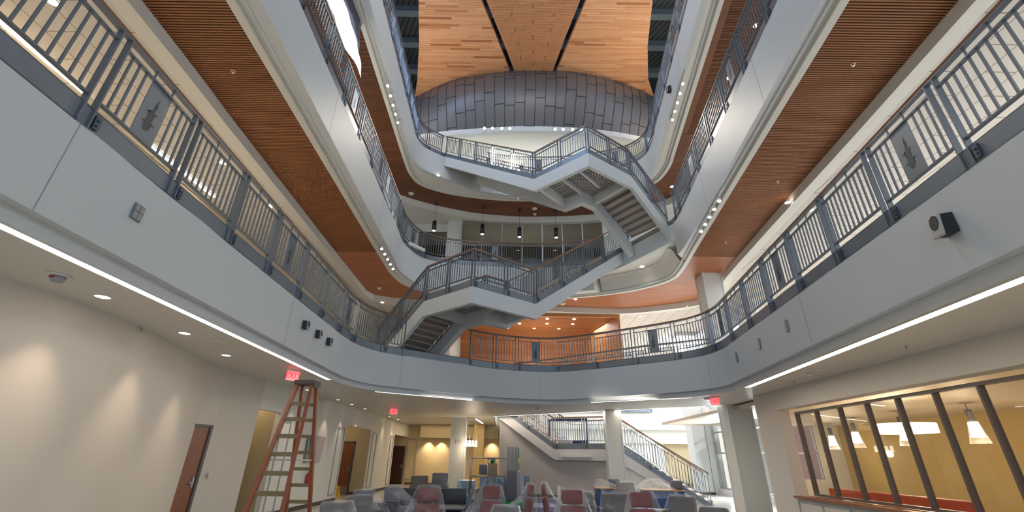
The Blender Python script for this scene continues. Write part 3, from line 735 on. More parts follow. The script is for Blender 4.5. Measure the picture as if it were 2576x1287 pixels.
# ------------------------------------------------------------------ the two hanging stairs
def seg_t(a, b, t): return tuple(a[i]+(b[i]-a[i])*t for i in range(len(a)))
def stair(label, A_end, P0, K, P2, B_end, w1, w2, zl, depth, flip=False):
    """outer line A_end - P0 - K - P2 - B_end (x,y,ztop of the white stringer); landing P0-K-P2 at zl"""
    root = thing('staircase', label, 'staircase', (K[0], K[1], zl))
    ox, oy, oz = root.location
    O = [A_end, P0, K, P2, B_end]
    L = [(p[0]-ox, p[1]-oy) for p in O]; zs = [p[2]-oz for p in O]
    def nrm(a, b, side):
        d = Vector((b[0]-a[0], b[1]-a[1])).normalized(); return Vector((-d.y, d.x))*side, d
    # inward side: towards the far end of the atrium
    n1, d1 = nrm(K, P0, 1); n1 = n1 if n1.y > 0 else -n1
    n2, d2 = nrm(K, P2, 1); n2 = n2 if n2.y > 0 else -n2
    # inner corner
    det = n1.x*n2.y-n1.y*n2.x
    a = (w1*n2.y-n1.y*w2)/det; b = (n1.x*w2-w1*n2.x)/det
    IC = Vector((a, b))
    V = lambda p: Vector((p[0]-ox, p[1]-oy))
    N1 = V(P0)+n1*w1; N2 = V(P2)+n2*w2; IA = V(A_end)+n1*w1; IB = V(B_end)+n2*w2
    # which side of the travel direction is the body: path goes A_end -> B_end
    dirn = (V(P0)-V(A_end)).normalized(); side = 1 if Vector((-dirn.y, dirn.x)).dot(n1) > 0 else -1
    sec = [(0,-depth),(0,0),(.16*side,0),(.16*side,-depth)]
    bm = bmesh.new(); sweep(bm, L, sec, zs=zs); fin('outer_stringer', bm, M['white'], root, bevel=.02)
    I = [tuple(IA), tuple(N1), tuple(IC), tuple(N2), tuple(IB)]
    bm = bmesh.new(); sweep(bm, I, [(.08*side,-depth),(.08*side,0),(-.18*side,0),(-.18*side,-depth)], zs=zs); fin('inner_stringer', bm, M['white'], root, bevel=.02)
    # landing deck with corrugated underside, cross beams and joists
    bm = bmesh.new(); mid_ = (n1+n2)*.14; slab(bm, [tuple(V(P0)+n1*.14), tuple(mid_), tuple(V(P2)+n2*.14), tuple(N2-n2*.1), tuple(IC-mid_*.8), tuple(N1-n1*.1)], -.02, .20); fin('landing', bm, M['deck'], root)
    bm = bmesh.new()
    for p, q in ((V(P0)+d1*-.08+n1*.14, N1+d1*-.08-n1*.14), (V(P2)+n2*.14-d2*.08, N2-n2*.14-d2*.08)):
        bar(bm, (p.x, p.y, -.22), (q.x, q.y, -.22), .14, .42)
    p = IC-(n1+n2)*.05
    for f in (.30, .62):
        for u, nn, ww in ((V(P2)-Vector((0, 0)), n2, w2),):
            c = u*f; q = c+nn*(ww-.1); bar(bm, (c.x+nn.x*.1, c.y+nn.y*.1, -.1), (q.x, q.y, -.1), .1, .16)
    fin('landing_beam', bm, M['white'], root)
    bm = bmesh.new()   # ribs of the metal deck
    for u, nn, ww, dd in ((V(P2), n2, w2, d2), (V(P0), n1, w1, d1)):
        k = .14
        while k < ww-.12:
            a0 = nn*k+dd*.05; a1 = nn*k+u*.97
            bar(bm, (a0.x, a0.y, -.035), (a1.x, a1.y, -.035), .05, .03); k += .15
    fin('deck_rib', bm, M['deck'], root)
    # steps
    def flight(p_hi, p_lo, nn, w, z_hi, z_lo):
        n = max(2, int(round((z_hi-z_lo)/.172))); run = Vector((p_lo[0]-p_hi[0], p_lo[1]-p_hi[1])); L_ = run.length; dd = run.normalized()
        for k in range(n-1):
            c = Vector(p_hi)+dd*(L_*(k+.5)/(n-1)); z = z_hi-(z_hi-z_lo)*(k+1)/n
            cm = c+nn*(w/2); bm = bmesh.new(); t = L_/(n-1)
            obox(bm, (0, 0), (dd.x, dd.y), (nn.x, nn.y), t*.5+.012, w/2-.17, -.045, 0, 0)
            obox(bm, (dd.x*(-t*.5), dd.y*(-t*.5)), (dd.x, dd.y), (nn.x, nn.y), .008, w/2-.17, -.045, (z_hi-z_lo)/n-.045, 1)
            obox(bm, (dd.x*(t*.5-.02), dd.y*(t*.5-.02)), (dd.x, dd.y), (nn.x, nn.y), .02, w/2-.17, -.11, -.045, 1)
            fin('step', bm, [M['stepstone'], M['riser']], root, loc=(cm.x, cm.y, z))
    fl = .22
    za, zb = A_end[2]-oz, B_end[2]-oz
    (flight(tuple(V(P0)), tuple(V(A_end)), n1, w1, fl, za+fl) if za < 0 else flight(tuple(V(A_end)), tuple(V(P0)), n1, w1, za+fl, fl))
    (flight(tuple(V(P2)), tuple(V(B_end)), n2, w2, fl, zb+fl) if zb < 0 else flight(tuple(V(B_end)), tuple(V(P2)), n2, w2, zb+fl, fl))
    # guard rails on both sides
    def run(pts):
        s = arclen(pts); ps = []
        for i in range(len(pts)-1):
            m = max(1, int(round((s[i+1]-s[i])/1.3)))
            for k in range(m): ps.append(s[i]+(s[i+1]-s[i])*k/m)
        ps.append(s[-1])
        return pts, ps
    e = [(p[0]+0, p[1]+0, p[2]) for p in O]
    # keep the bays clear of the corners by nudging the line inward
    oo = offs([p[:2] for p in O], .02*side)
    pts, ps = run([(oo[i][0], oo[i][1], O[i][2]) for i in range(5)])
    guardrail('', '', '', pts, ps, parent=root, nbal=70)
    Iw = [(I[i][0]+ox, I[i][1]+oy, O[i][2]) for i in range(5)]
    ii = offs([p[:2] for p in Iw], -.06*side)
    pts, ps = run([(ii[i][0], ii[i][1], Iw[i][2]) for i in range(5)])
    guardrail('', '', '', pts, ps, parent=root, nbal=30)
    return root

zl = 6.5
stair('white steel staircase with grey railings hanging between the second and third floors', (-5.05,16.1,Z2+.02), (-3.05,14.38,zl), (-1.24,12.83,zl), (.86,14.49,zl), (5.0,17.78,Z3-.02), 2.02, 1.72, zl, .56)
zl = 11.75
stair('white steel staircase with grey railings hanging between the third and fourth floors', (6.37,15.42,Z3-.02), (4.65,14.17,zl), (2.73,12.79,zl), (.83,14.49,zl), (-3.60,18.44,Z4-.02), 2.1, 2.1, zl, .58)
# ------------------------------------------------------------------ ground-floor walls
def wallseg(bm, p, q, z0, z1, th=.15):
    """wall between plan points, thickness to the left of p->q"""
    d = Vector((q[0]-p[0], q[1]-p[1])).normalized(); n = Vector((-d.y, d.x))*th
    pts = [p, q, (q[0]+n.x, q[1]+n.y), (p[0]+n.x, p[1]+n.y)]
    a = [bm.verts.new((x, y, z0)) for x, y in pts]; b = [bm.verts.new((x, y, z1)) for x, y in pts]
    bm.faces.new(a[::-1]); bm.faces.new(b)
    for i in range(4): bm.faces.new((a[i], a[(i+1)%4], b[(i+1)%4], b[i]))
# curved wall, near left
WA = catmull([(-7.6,-7),(-7.3,1.0),(-6.5,3.4),(-6.02,5.0),(-5.95,6.1),(-6.22,7.6),(-6.6,9.0),(-7.0,10.4)], 8)
bm = bmesh.new(); sweep(bm, WA, [(0,0),(0,C1),(.15,C1),(.15,0)], smooth=False)
o = struct('wall_left', bm, M['wall'])
for f in o.data.polygons: f.use_smooth = abs(f.normal.z) < .5
o.data.set_sharp_from_angle(angle=math.radians(40))
bm = bmesh.new(); wallseg(bm, (-7.12,9.2), (-6.99,10.5), 2.2, C1); wallseg(bm, (-7.03,11.0), (-6.8,12.48), 0, C1)
wallseg(bm, (-7.12,9.2), (-7.1,9.75), 0, 2.2)
struct('wall_left.001', bm, M['wall'])
bm = bmesh.new(); wallseg(bm, (-6.995,10.45), (-6.955,11.02), 2.18, C1); struct('wall_left.002', bm, M['wall'])
def door(name, p, q, h, m, sidep, handle_t=.9, parent_label=None):
    """door leaf in a frame between plan points p,q; sidep: +1/-1 facing side"""
    d = Vector((q[0]-p[0], q[1]-p[1])); L = d.length; d.normalize(); n = Vector((-d.y, d.x))*sidep
    bm = bmesh.new(); c = (Vector(p)+Vector(q))/2
    obox(bm, (c.x, c.y), d, n, L/2, .02, 0.005, h-.05); leaf = fin(name, bm, m, kind='structure')
    bm = bmesh.new()
    for s in (0, 1):
        e = Vector(p)+d*(L*s); obox(bm, (e.x, e.y), d, n, .04, .05, 0, h)
    obox(bm, (c.x, c.y), d, n, L/2+.04, .05, h-.05, h); f = fin('door_frame', bm, M['darkgrey'], leaf)
    e = Vector(p)+d*(L*handle_t)+n*.03; bm = bmesh.new()
    obox(bm, (e.x, e.y), d, n, .03, .01, .92, 1.12); obox(bm, (e.x-d.x*.05, e.y-d.y*.05), d, n, .07, .03, 1.0, 1.025)
    fin('door_handle', bm, M['chrome'], leaf)
    return leaf
door('door_1', (-7.09,9.8), (-6.99,10.92), 2.2, M['doorwood'], -1, .9)
# panelled walls and the deep header over the openings
bm = bmesh.new(); wallseg(bm, (-6.80,12.48), (-6.68,19.1), 2.72, C1); wallseg(bm, (-6.68,19.1), (-6.58,22.38), 2.72, C1); wallseg(bm, (-6.58,22.38), (-6.5,30.6), 2.72, C1)
wallseg(bm, (-6.78,13.67), (-6.68,19.1), 0, 2.72); wallseg(bm, (-6.60,22.36), (-6.52,26.74), 0, 2.72)
struct('wall_left.003', bm, M['wall2'])
bm = bmesh.new()   # alcove and recess linings
wallseg(bm, (-8.3,12.3), (-8.3,13.85), 0, C1, .1); wallseg(bm, (-8.3,13.72), (-6.93,13.70), 0, C1, .12); wallseg(bm, (-6.95,12.46), (-8.3,12.46), 0, C1, .12)
wallseg(bm, (-9.8,19.0), (-9.8,22.4), 0, C1, .1)
wallseg(bm, (-9.8,22.2), (-8.25,22.2), 0, C1, .14); wallseg(bm, (-7.2,22.2), (-6.6,22.2), 0, C1, .14); wallseg(bm, (-8.25,22.2), (-7.2,22.2), 2.2, C1, .14)
wallseg(bm, (-6.83,19.12), (-9.8,19.12), 0, C1, .1)
struct('wall_left.004', bm, M['tan'])
door('door_2', (-8.2,22.22), (-7.25,22.22), 2.2, M['doorwood'], -1, .9)
bm = bmesh.new(); obox(bm, (-7.72,22.19), (1,0), (0,1), .44, .012, .02, .32); struct('trim_13', bm, M['chrome'])
# raised mouldings on the panelled walls
bm = bmesh.new()
def moulding(p, q, z0, z1, w=.05, off=.012):
    d = Vector((q[0]-p[0], q[1]-p[1])); L = d.length; d.normalize(); n = Vector((d.y, -d.x))
    for z in (z0, z1): 
        a = Vector(p)+n*off; b = Vector(q)+n*off; bar(bm, (a.x, a.y, z), (b.x, b.y, z), .03, w)
    for e in (p, q):
        e = Vector(e)+n*off; obox(bm, (e.x, e.y), d, n, w/2, .015, z0, z1)
lerp = lambda y: -6.78+(y-13.67)*(.10/5.43)
moulding((lerp(13.85),13.85), (lerp(14.40),14.40), .12, 2.55); moulding((lerp(18.3),18.3), (lerp(18.95),18.95), .25, 2.6)
l2 = lambda y: -6.60+(y-22.36)*(.08/4.38)
moulding((l2(22.65),22.65), (l2(23.3),23.3), .25, 2.6); moulding((l2(25.9),25.9), (l2(26.5),26.5), .25, 2.6)
moulding((-6.55,30.5), (-5.95,30.5), .3, 2.6)
struct('trim_14', bm, M['darkgrey'] if False else mat('moulding_grey', (.34,.34,.37), .5))
bm = bmesh.new()
for p, q in (((-6.78,13.67),(-6.68,19.1)), ((-6.60,22.36),(-6.52,26.74)), ((-7.2,22.2),(-6.6,22.2)), ((-6.5,30.5),(-.6,30.5)), ((-.4,23.38),(4.2,20.7))):
    d = Vector((q[0]-p[0], q[1]-p[1])).normalized(); n = Vector((d.y, -d.x))*.012
    wallseg(bm, (p[0]+n.x, p[1]+n.y), (q[0]+n.x, q[1]+n.y), 0, .12, .012)
struct('baseboard_left', bm, M['base'])
# far warm wall and dropped soffit
bm = bmesh.new(); wallseg(bm, (-10,30.52), (-7.6,30.52), 0, C1); wallseg(bm, (-6.66,30.52), (2,30.52), 0, C1+1.3); wallseg(bm, (-7.6,30.52), (-6.66,30.52), 2.2, C1); wallseg(bm, (-10,26.7), (-10,30.6), 0, C1, .1); wallseg(bm, (-6.67,26.76), (-10,26.76), 0, C1, .1)
struct('wall_far.002', bm, mat('cream_wall_paint', (.56,.46,.29), .7))
bm = bmesh.new(); box(bm, -5.65, -.7, 29.7, 30.5, 2.68, C1-.005); struct('ceiling.007', bm, M['tan'])
door('door_3', (-7.56,30.5), (-6.7,30.5), 2.2, M['doordark'], -1, .88)
bm = bmesh.new(); box(bm, -2.15, -1.55, 28.6, 29.2, 0, C1); struct('wall_far.003', bm, M['yellow'])
# wall under the rising stair
bm = bmesh.new()
pl = [(-.40,23.40,0),(4.2,20.75,0),(4.2,20.75,1.92),(1.62,22.2,1.92),(-.40,23.40,3.42)]
a = [bm.verts.new(p) for p in pl]; b = [bm.verts.new((p[0]+.08, p[1]+.14, p[2])) for p in pl]
bm.faces.new(a); bm.faces.new(b[::-1])
for i in range(5): bm.faces.new((a[i], a[(i+1)%5], b[(i+1)%5], b[i]))
struct('wall_far.004', bm, M['purplegrey'])
bm = bmesh.new(); wallseg(bm, (-.40,23.4), (-.32,30.5), 0, C1, .1); struct('wall_far.005', bm, M['purplegrey'])

# columns
def column(x0, x1, y0, y1, z0, z1, n):
    bm = bmesh.new(); box(bm, x0, x1, y0, y1, z0, z1)
    o = struct(n, bm, M['wall2'])
    bm = bmesh.new(); e = .035
    for x in (x0, x1):
        for y in (y0, y1): box(bm, x-e*.6 if x == x0 else x-e, x+e if x == x0 else x+e*.6, y-e*.6 if y == y0 else y-e, y+e if y == y0 else y+e*.6, z0, z1)
    fin('corner_trim', bm, M['trimw'], o)
column(-3.02, -2.28, 24.25, 24.95, 0, C1, 'column')
column(4.02, 4.62, 19.2, 19.75, 0, C1, 'column.001')
column(7.98, 8.85, 16.75, 17.5, 0, C1, 'column.002')
column(7.98, 8.75, 16.75, 17.5, Z2+.24, 8.74, 'column.003')
column(-3.72, -2.92, 22.15, 22.75, Z3+.24, 14.12, 'column.004')
bm = bmesh.new(); box(bm, 9.9, 10.62, 25.3, 26.2, 0, 8.5); box(bm, 10.6, 11.3, 25.3, 25.6, 0, 8.5); struct('wall_right.001', bm, M['white'])
bm = bmesh.new(); box(bm, 9.89, 10.63, 25.28, 26.2, 0, .12); struct('baseboard_right', bm, M['base'])
# far wall right of the stair, with the second-floor edge above it
bm = bmesh.new(); box(bm, -.3, 10.1, 31, 31.3, 0, 3.0); box(bm, 12.45, 16, 31, 31.3, 0, 8.5); box(bm, -.3, 12.45, 30.6, 31.2, 3.38, 4.5); box(bm, -.3, 12.45, 30.85, 31.2, 2.56, 3.38)
struct('wall_far.006', bm, M['wall2'])
bm = bmesh.new(); box(bm, 10.1, 12.45, 31.15, 31.3, 0, 2.6); struct('wall_far.007', bm, M['tan'])
bm = bmesh.new()
for k in range(16): box(bm, 8.7+k*.24, 8.7+k*.24+.15, 30.95, 31.0, .08, .26)
struct('baseboard_far', bm, M['black'])
bm = bmesh.new(); box(bm, 10.6, 11.2, 24.3, 26.2, 3.95, 4.2); struct('trim_15', bm, M['white'])
# tall window on the right with brick building outside
def window(name, p, q, z0, z1, nx, zsplit, m=None, w=.07, glass='glass'):
    d = Vector((q[0]-p[0], q[1]-p[1])); L = d.length; d.normalize(); n = Vector((-d.y, d.x))
    bm = bmesh.new(); c = (Vector(p)+Vector(q))/2; obox(bm, (c.x, c.y), d, n, L/2, .006, z0, z1); root = fin(name, bm, M[glass], kind='structure')
    bm = bmesh.new()
    for k in range(nx+1):
        e = Vector(p)+d*(L*k/nx); obox(bm, (e.x, e.y), d, n, w/2, .07, z0, z1)
    for z in [z0, z1]+list(zsplit): obox(bm, (c.x, c.y), d, n, L/2, .06, z-w/2, z+w/2)
    fin('window_frame', bm, M[m or 'alu'], root)
    return root
window('window_1', (11.0,18.6), (11.0,25.3), .32, 3.95, 4, (1.95, 2.95))
window('window_2', (11.0,18.6), (11.0,25.3), 4.3, 8.3, 4, (6.0,))
bm = bmesh.new(); box(bm, 10.85, 11.15, 18.6, 25.3, 0, .3); struct('trim_16', bm, M['trimw'])
bm = bmesh.new(); box(bm, 11.3, 30, 38, 38.4, -.2, 12); struct('wall_outside', bm, M['brick'])
# ---- glazed room on the right
bm = bmesh.new()
RW = lambda y: 7.55+(y-6.2)*.0267
wallseg(bm, (RW(14.45),14.45), (RW(13.28),13.28), 0, C1, .35); wallseg(bm, (RW(13.28),13.28), (RW(-7),-7), 2.95, C1, .35); wallseg(bm, (RW(13.28),13.28), (RW(-7),-7), 0, .74, .35)
struct('wall_right', bm, M['wall'])
bm = bmesh.new(); wallseg(bm, (8.17,14.47), (13.2,24.4), 0, C1, -.12); struct('wall_right.002', bm, M['wall2'])
bm = bmesh.new(); wallseg(bm, (RW(14.4)+.04,14.475), (RW(14.4)+.36,14.475), 0, C1, .03); struct('trim_17', bm, M['trimw'])
bm = bmesh.new(); wallseg(bm, (RW(13.3)-.06,13.3), (RW(-7)-.06,-7), .72, .775, .46); struct('trim_18', bm, M['handrail'])
bm = bmesh.new(); p, q = (RW(13.2),13.2), (RW(-6),-6)
for z in (.12, .66): bar(bm, (p[0]-.01, p[1], z), (q[0]-.01, q[1], z), .02, .05)
for k in range(20):
    y = 13.2-k*1.0; bar(bm, (RW(y)-.01, y, .14), (RW(y)-.01, y, .64), .02, .05); 
struct('trim_19', bm, mat('panel_moulding_grey', (.30,.30,.31), .5))
wx = lambda y: RW(y)+.34
ys = [13.0,12.88]+[12.0,11.08,10.17,9.29,8.4,7.52,6.62,5.72,4.8,3.9]
root = None
for i, (a, b) in enumerate(zip(ys[1:-1], ys[2:])):
    bm = bmesh.new(); wallseg(bm, (wx(a),a), (wx(b),b), .80, 2.85, .012); g = fin('window_%d' % (i+3), bm, M['glass'], kind='structure')
    bm = bmesh.new(); d = (wx(b)-wx(a), b-a)
    for y in ((a,) if i < 9 else (a, b)): obox(bm, (wx(y), y), (0,1), (1,0), .022, .06, .80, 2.85)
    bar(bm, (wx(a), a, .82), (wx(b), b, .82), .12, .05); bar(bm, (wx(a), a, 2.83), (wx(b), b, 2.83), .12, .06)
    fin('window_frame', bm, M['darkgrey'] if False else mat('taupe_window_frame', (.13,.105,.09), .45, .2) if i == 0 else bpy.data.materials['taupe_window_frame'], g)
bm = bmesh.new(); box(bm, 8.2, 17.6, -5, 25, 3.30, 3.42); struct('ceiling.008', bm, mat('beige_ceiling', (.52,.45,.36), .5))
bm = bmesh.new(); box(bm, 17.2, 17.5, -5, 25, 0, 3.4); struct('wall_right.003', bm, M['yellow'])
bm = bmesh.new(); box(bm, 12.9, 13.6, 24.4, 24.6, 0, 3.4); box(bm, 15.9, 17.5, 24.4, 24.6, 0, 3.4); box(bm, 13.6, 15.9, 24.4, 24.6, 0, .8); struct('wall_far.008', bm, M['wall2'])
window('window_12', (13.6,24.5), (15.9,24.5), .8, 3.3, 4, (2.0,))
# banquette in the glazed room
t = thing('banquette', 'orange-red upholstered banquette seen through the glazed wall', 'bench', (9.0,10.6,0))
bm = bmesh.new(); box(bm, -.25, 0.25, -.9, 3.4, 0, .45); fin('seat', bm, M['bench'], t, bevel=.03)
bm = bmesh.new(); box(bm, .12, .3, -.9, 3.4, .45, .93); fin('backrest', bm, M['bench'], t, bevel=.03)

# ---- second floor beyond the balcony
bm = bmesh.new(); box(bm, -9.5, -9.35, -7, 34, Z2, 8.5); struct('wall_left.005', bm, mat('cream_upper_wall', (.62,.53,.38), .7))
bm = bmesh.new(); box(bm, -16, 16, 33, 33.2, Z2, 8.6); struct('wall_far.009', bm, M['wall2'])
for k in range(9):
    window('window_%d' % (20+k), (16.0, -6+k*4.2), (16.0, -2.1+k*4.2), 5.1, 8.4, 3, (7.2,))
bm = bmesh.new()
for k in range(10): box(bm, 15.9, 16.2, -6.35+k*4.2, -5.95+k*4.2, Z2, 8.6)
box(bm, 15.9, 16.2, -7, 34, Z2, 5.1); struct('wall_right.004', bm, M['wall2'])
# timber canopy with curved back
t = thing('timber_canopy', 'oak plank canopy and curved back wall beyond the second floor railing', 'canopy', (1.5, 22, Z2+.24))
prof = [(.02,8.36),(2.4,8.34),(3.0,8.2),(3.6,7.85),(4.0,7.3),(4.2,6.6),(4.25,5.6),(4.25,4.9)]
bm = bmesh.new()
def capped(prof, x0, x1):
    A = [bm.verts.new((x0, y, z-4.9)) for y, z in prof]; B = [bm.verts.new((x1, y, z-4.9)) for y, z in prof]
    for i in range(len(prof)-1):
        f = bm.faces.new((A[i], A[i+1], B[i+1], B[i])); f.smooth = True
capped(prof, -4.5, 3.9); capped([(y+.1 if z < 8 else y, z+.08) for y, z in prof], -4.5, 3.9)
fin('curved_shell', bm, [planks('canopy_planks', ((.42,.155,.05),(.36,.125,.038),(.48,.19,.07)), (.13,.045,.015), 2.6, .17, .04)], t)
bm = bmesh.new(); v = [(4.05,-.15,8.55),(4.05,-.15,6.2),(4.0,.1,5.9),(3.6,1.0,5.6),(2.9,4.1,5.4),(2.9,4.1,8.5)]
a = [bm.verts.new((p[0], p[1], p[2]-4.9)) for p in v]; b = [bm.verts.new((p[0]+.1, p[1], p[2]-4.9)) for p in v]
bm.faces.new(a); bm.faces.new(b[::-1])
for i in range(6): bm.faces.new((a[i], a[(i+1)%6], b[(i+1)%6], b[i]))
fin('side_fin', bm, M['woodwall'], t)
bm = bmesh.new(); box(bm, -4.6, 4.15, -.2, -.02, 3.40, 3.62); fin('front_edge', bm, M['woodwall'], t)
bm = bmesh.new(); box(bm, -5.4, -4.6, -.1, 4.5, 0, 3.6); fin('end_wall', bm, M['wall2'], t)
P = [(9.5,16.45,Z2+.24),(7.57,17.25,Z2+.24),(5.69,18.4,Z2+.24),(2.6,20.95,Z2+.24),(.2,22.6,Z2+.24)]
P = [(p[0], p[1]-.1, p[2]-.24) for p in P]
s_ = arclen(P); guardrail('guardrail', 'second grey guardrail behind, along the stairwell opening of the second floor', 'railing', P, [s_[-1]*k/8 for k in range(9)], nbal=40)
bm = bmesh.new(); P2_ = [(9.5,30.5,Z2-.2),(0,30.5,Z2-.2)]
guardrail('guardrail', 'distant grey guardrail on the white ledge above the ground floor', 'railing', P2_, [9.5*k/6 for k in range(7)], nbal=0)

# ---- third floor beyond the balcony
PT = catmull([(-2.9,22.05),(-1.0,22.3),(1.2,22.36),(3.5,22.25),(5.2,22.0)])
s_ = arclen(PT)
bm = bmesh.new(); sweep(bm, PT, [(0,Z3+.24),(0,14.1),(.012,14.1),(.012,Z3+.24)]); g = fin('window_40', bm, M['glassdark'], kind='structure')
bm = bmesh.new()
for k in range(8):
    x, y, d = at_s(PT, s_, s_[-1]*k/7); obox(bm, (x, y), d, (-d[1], d[0]), .03, .05, Z3+.24, 14.1)
sweep(bm, PT, [(-.04,14.02),(-.04,14.12),(.04,14.12),(.04,14.02)]); sweep(bm, PT, [(-.04,Z3+.24),(-.04,Z3+.34),(.04,Z3+.34),(.04,Z3+.24)])
fin('window_frame', bm, M['alu'], g)
bm = bmesh.new(); wallseg(bm, (-10,22.6), (-5.5,22.6), Z3+.24, 14.12); wallseg(bm, (-5.5,22.6), (-3.7,22.6), 13.6, 14.12); wallseg(bm, (5.2,22.0), (12,20.5), Z3+.24, 14.12)
struct('wall_far.010', bm, M['wall2'])
bm = bmesh.new(); box(bm, -5.5, -3.72, 22.65, 22.68, Z3+.24, 13.6); o = struct('window_41', bm, M['glassdark'])
bm = bmesh.new(); box(bm, -9, -2.4, 25.5, 25.7, Z3, 14.2); box(bm, 3.1, 10, 25.5, 25.7, Z3, 14.2); box(bm, -2.4, 3.1, 25.5, 25.7, Z3, 12.1); box(bm, -2.4, 3.1, 25.5, 25.7, 13.35, 14.2); [box(bm, x_, x_+.5, 25.5, 25.7, 12.1, 13.35) for x_ in (-1.3, .1, 1.6)]; struct('wall_far.011', bm, mat('dark_room_wall', (.16,.14,.12), .8))
window('window_50', (-2.4,25.6), (3.1,25.6), 12.1, 13.35, 24, ())  # made-up windows to the sky, standing in for reflections on the glazing
bm = bmesh.new(); box(bm, -9.6, -9.4, -7, 23, Z3, 14.2); struct('wall_left.006', bm, M['wall2'])
# ------------------------------------------------------------------ light fittings
def downlight(x, y, z, label, energy=0, col=WARM, r=.085, m='lamp', group=None, spot=100, blend=.8):
    t = thing('downlight', label, 'downlight', (x, y, z), group=group)
    bm = bmesh.new(); n = 20
    sweep_pts = []
    A = [bm.verts.new(((r+.018)*math.cos(2*math.pi*i/n), (r+.018)*math.sin(2*math.pi*i/n), -.008)) for i in range(n)]
    B = [bm.verts.new((r*math.cos(2*math.pi*i/n), r*math.sin(2*math.pi*i/n), -.010)) for i in range(n)]
    Cc = [bm.verts.new(((r+.018)*math.cos(2*math.pi*i/n), (r+.018)*math.sin(2*math.pi*i/n), .002)) for i in range(n)]
    for i in range(n):
        bm.faces.new((A[i], A[(i+1)%n], B[(i+1)%n], B[i])); bm.faces.new((A[i], A[(i+1)%n], Cc[(i+1)%n], Cc[i]))
    fin('trim_ring', bm, M['whiteplastic'], t)
    bm = bmesh.new(); disc(bm, (0, 0), r, -.006, n=n); fin('lens', bm, M[m], t)
    if energy: light('downlight_beam', 'SPOT', (x, y, z-.03), energy, col, target=(x, y+.0001, 0), spot_size=math.radians(spot), spot_blend=blend, shadow_soft_size=.05)
    return t
for i, (x, y, l) in enumerate(((-5.5,2.2,'out of'), (-5.42,5.48,'nearest the camera, over the curved wall'), (-5.6,7.35,'in the middle of the curved wall'), (-5.95,9.15,'at the far end of the curved wall'))):
    if i: downlight(x, y, C1, 'round recessed downlight '+l, 0)
    light('wall_washer', 'SPOT', (x-.05, y, C1-.03), 62, (1.0,.78,.60), target=(x-.42, y, 0.6), spot_size=math.radians(66), spot_blend=1.0, shadow_soft_size=.04)
for i, (x, y) in enumerate(((-6.42,14.3),(-6.38,16.9),(-6.36,18.4),(-6.34,20.1),(-6.3,24.2),(-6.27,26.0))):
    downlight(x, y, C1, 'small recessed downlight grazing the white header of the panelled wall', 0, r=.06, group='downlights along the panelled wall header')
    light('wall_grazer', 'SPOT', (x-.02, y, C1-.03), 45, (1.0,.82,.6), target=(x-.12, y, 0.6), spot_size=math.radians(50), spot_blend=.5, shadow_soft_size=.02)
for x in (-5.18, -4.36, -1.1):
    downlight(x, 29.5 if False else 30.05, 2.68, 'recessed downlight in the dropped soffit at the warm far wall', 0, r=.06, group='downlights in the far soffit')
    light('wall_grazer', 'SPOT', (x, 30.2, 2.64), 90, (1.0,.74,.45), target=(x, 30.6, .5), spot_size=math.radians(95), spot_blend=.9, shadow_soft_size=.03)
# long ceiling light slots
def slot(p, q, z, label, w=.11, energy=60, col=(1.0,.88,.72)):
    d = Vector((q[0]-p[0], q[1]-p[1])); L = d.length; d.normalize()
    t = thing('linear_ceiling_light', label, 'ceiling light', ((p[0]+q[0])/2, (p[1]+q[1])/2, z), math.atan2(d.y, d.x))
    bm = bmesh.new(); box(bm, -L/2, L/2, -w/2, w/2, -.014, .0); fin('diffuser', bm, M['led'], t)
    bm = bmesh.new()
    for s in (-1, 1): box(bm, -L/2-.02, L/2+.02, s*(w/2+.01)-.01, s*(w/2+.01)+.01, -.018, 0)
    fin('housing', bm, M['whiteplastic'], t)
    if energy:
        a = light('slot_glow', 'AREA', ((p[0]+q[0])/2, (p[1]+q[1])/2, z-.03), energy, col, shape='RECTANGLE', size=L, size_y=w)
        a.rotation_euler = (0, 0, math.atan2(d.y, d.x))
slot((-4.45,-3.5), (-4.93,12.15), C1, 'long bright light slot in the ceiling along the left balcony edge', .115, 32)
slot((4.70,-3.5), (6.60,12.45), C1, 'long bright light slot in the ceiling along the right balcony edge', .17, 65)
slot((-4.28,14.42), (-1.36,16.40), C1, 'shorter light slot at the bend by the ladder side', .09, 40)
slot((2.95,16.52), (5.95,14.82), C1, 'shorter light slot at the bend by the grey column side', .09, 40)
slot((-.85,23.15), (5.65,18.30), C1, 'thin light slot along the ceiling edge before the stair', .07, 45)
slot((-1.80,24.8), (-1.62,28.0), C1, 'short light slot beside the pendant cluster', .12, 12)
slot((-9.15,4.0), (-9.1,7.0), 8.50, 'bright linear light above the cream wall of the second floor', .12, 90, (1.0,.85,.66))
slot((-9.0,8.4), (-8.85,11.0), 8.50, 'further linear light behind the balusters on the second floor', .12, 80, (1.0,.85,.66))
# second floor ceiling downlights
for i, (x, y, l) in enumerate(((-7.85,4.9,'second floor tile ceiling left, first one'), (-7.62,9.33,'second floor tile ceiling left, behind the balusters'), (-7.48,11.51,'second floor tile ceiling left, further along'), (-6.36,20.40,'white ceiling beside the lower staircase'))):
    downlight(x, y, 8.455 if i == 3 else 8.51, 'recessed downlight in the '+l, 150, (1.0,.90,.80), spot=140)
for i, (x, y) in enumerate(((8.92,8.87),(11.25,10.12),(8.1,10.87),(9.02,11.3),(6.89,22.3),(8.74,20.54))):
    downlight(x, y, 8.515, 'recessed downlight in the ceiling of the second floor, right side', 0, group='second floor downlights, right side')
for (x, y) in ((1.93,22.4),(3.36,22.4),(.47,23.39),(1.99,23.32),(3.41,23.32),(-.2,24.3),(1.33,24.3),(2.74,24.3)):
    downlight(x, y, 8.335, 'round downlight in the oak canopy beyond the second floor railing', 35, WARM, spot=130, group='downlights in the oak canopy')
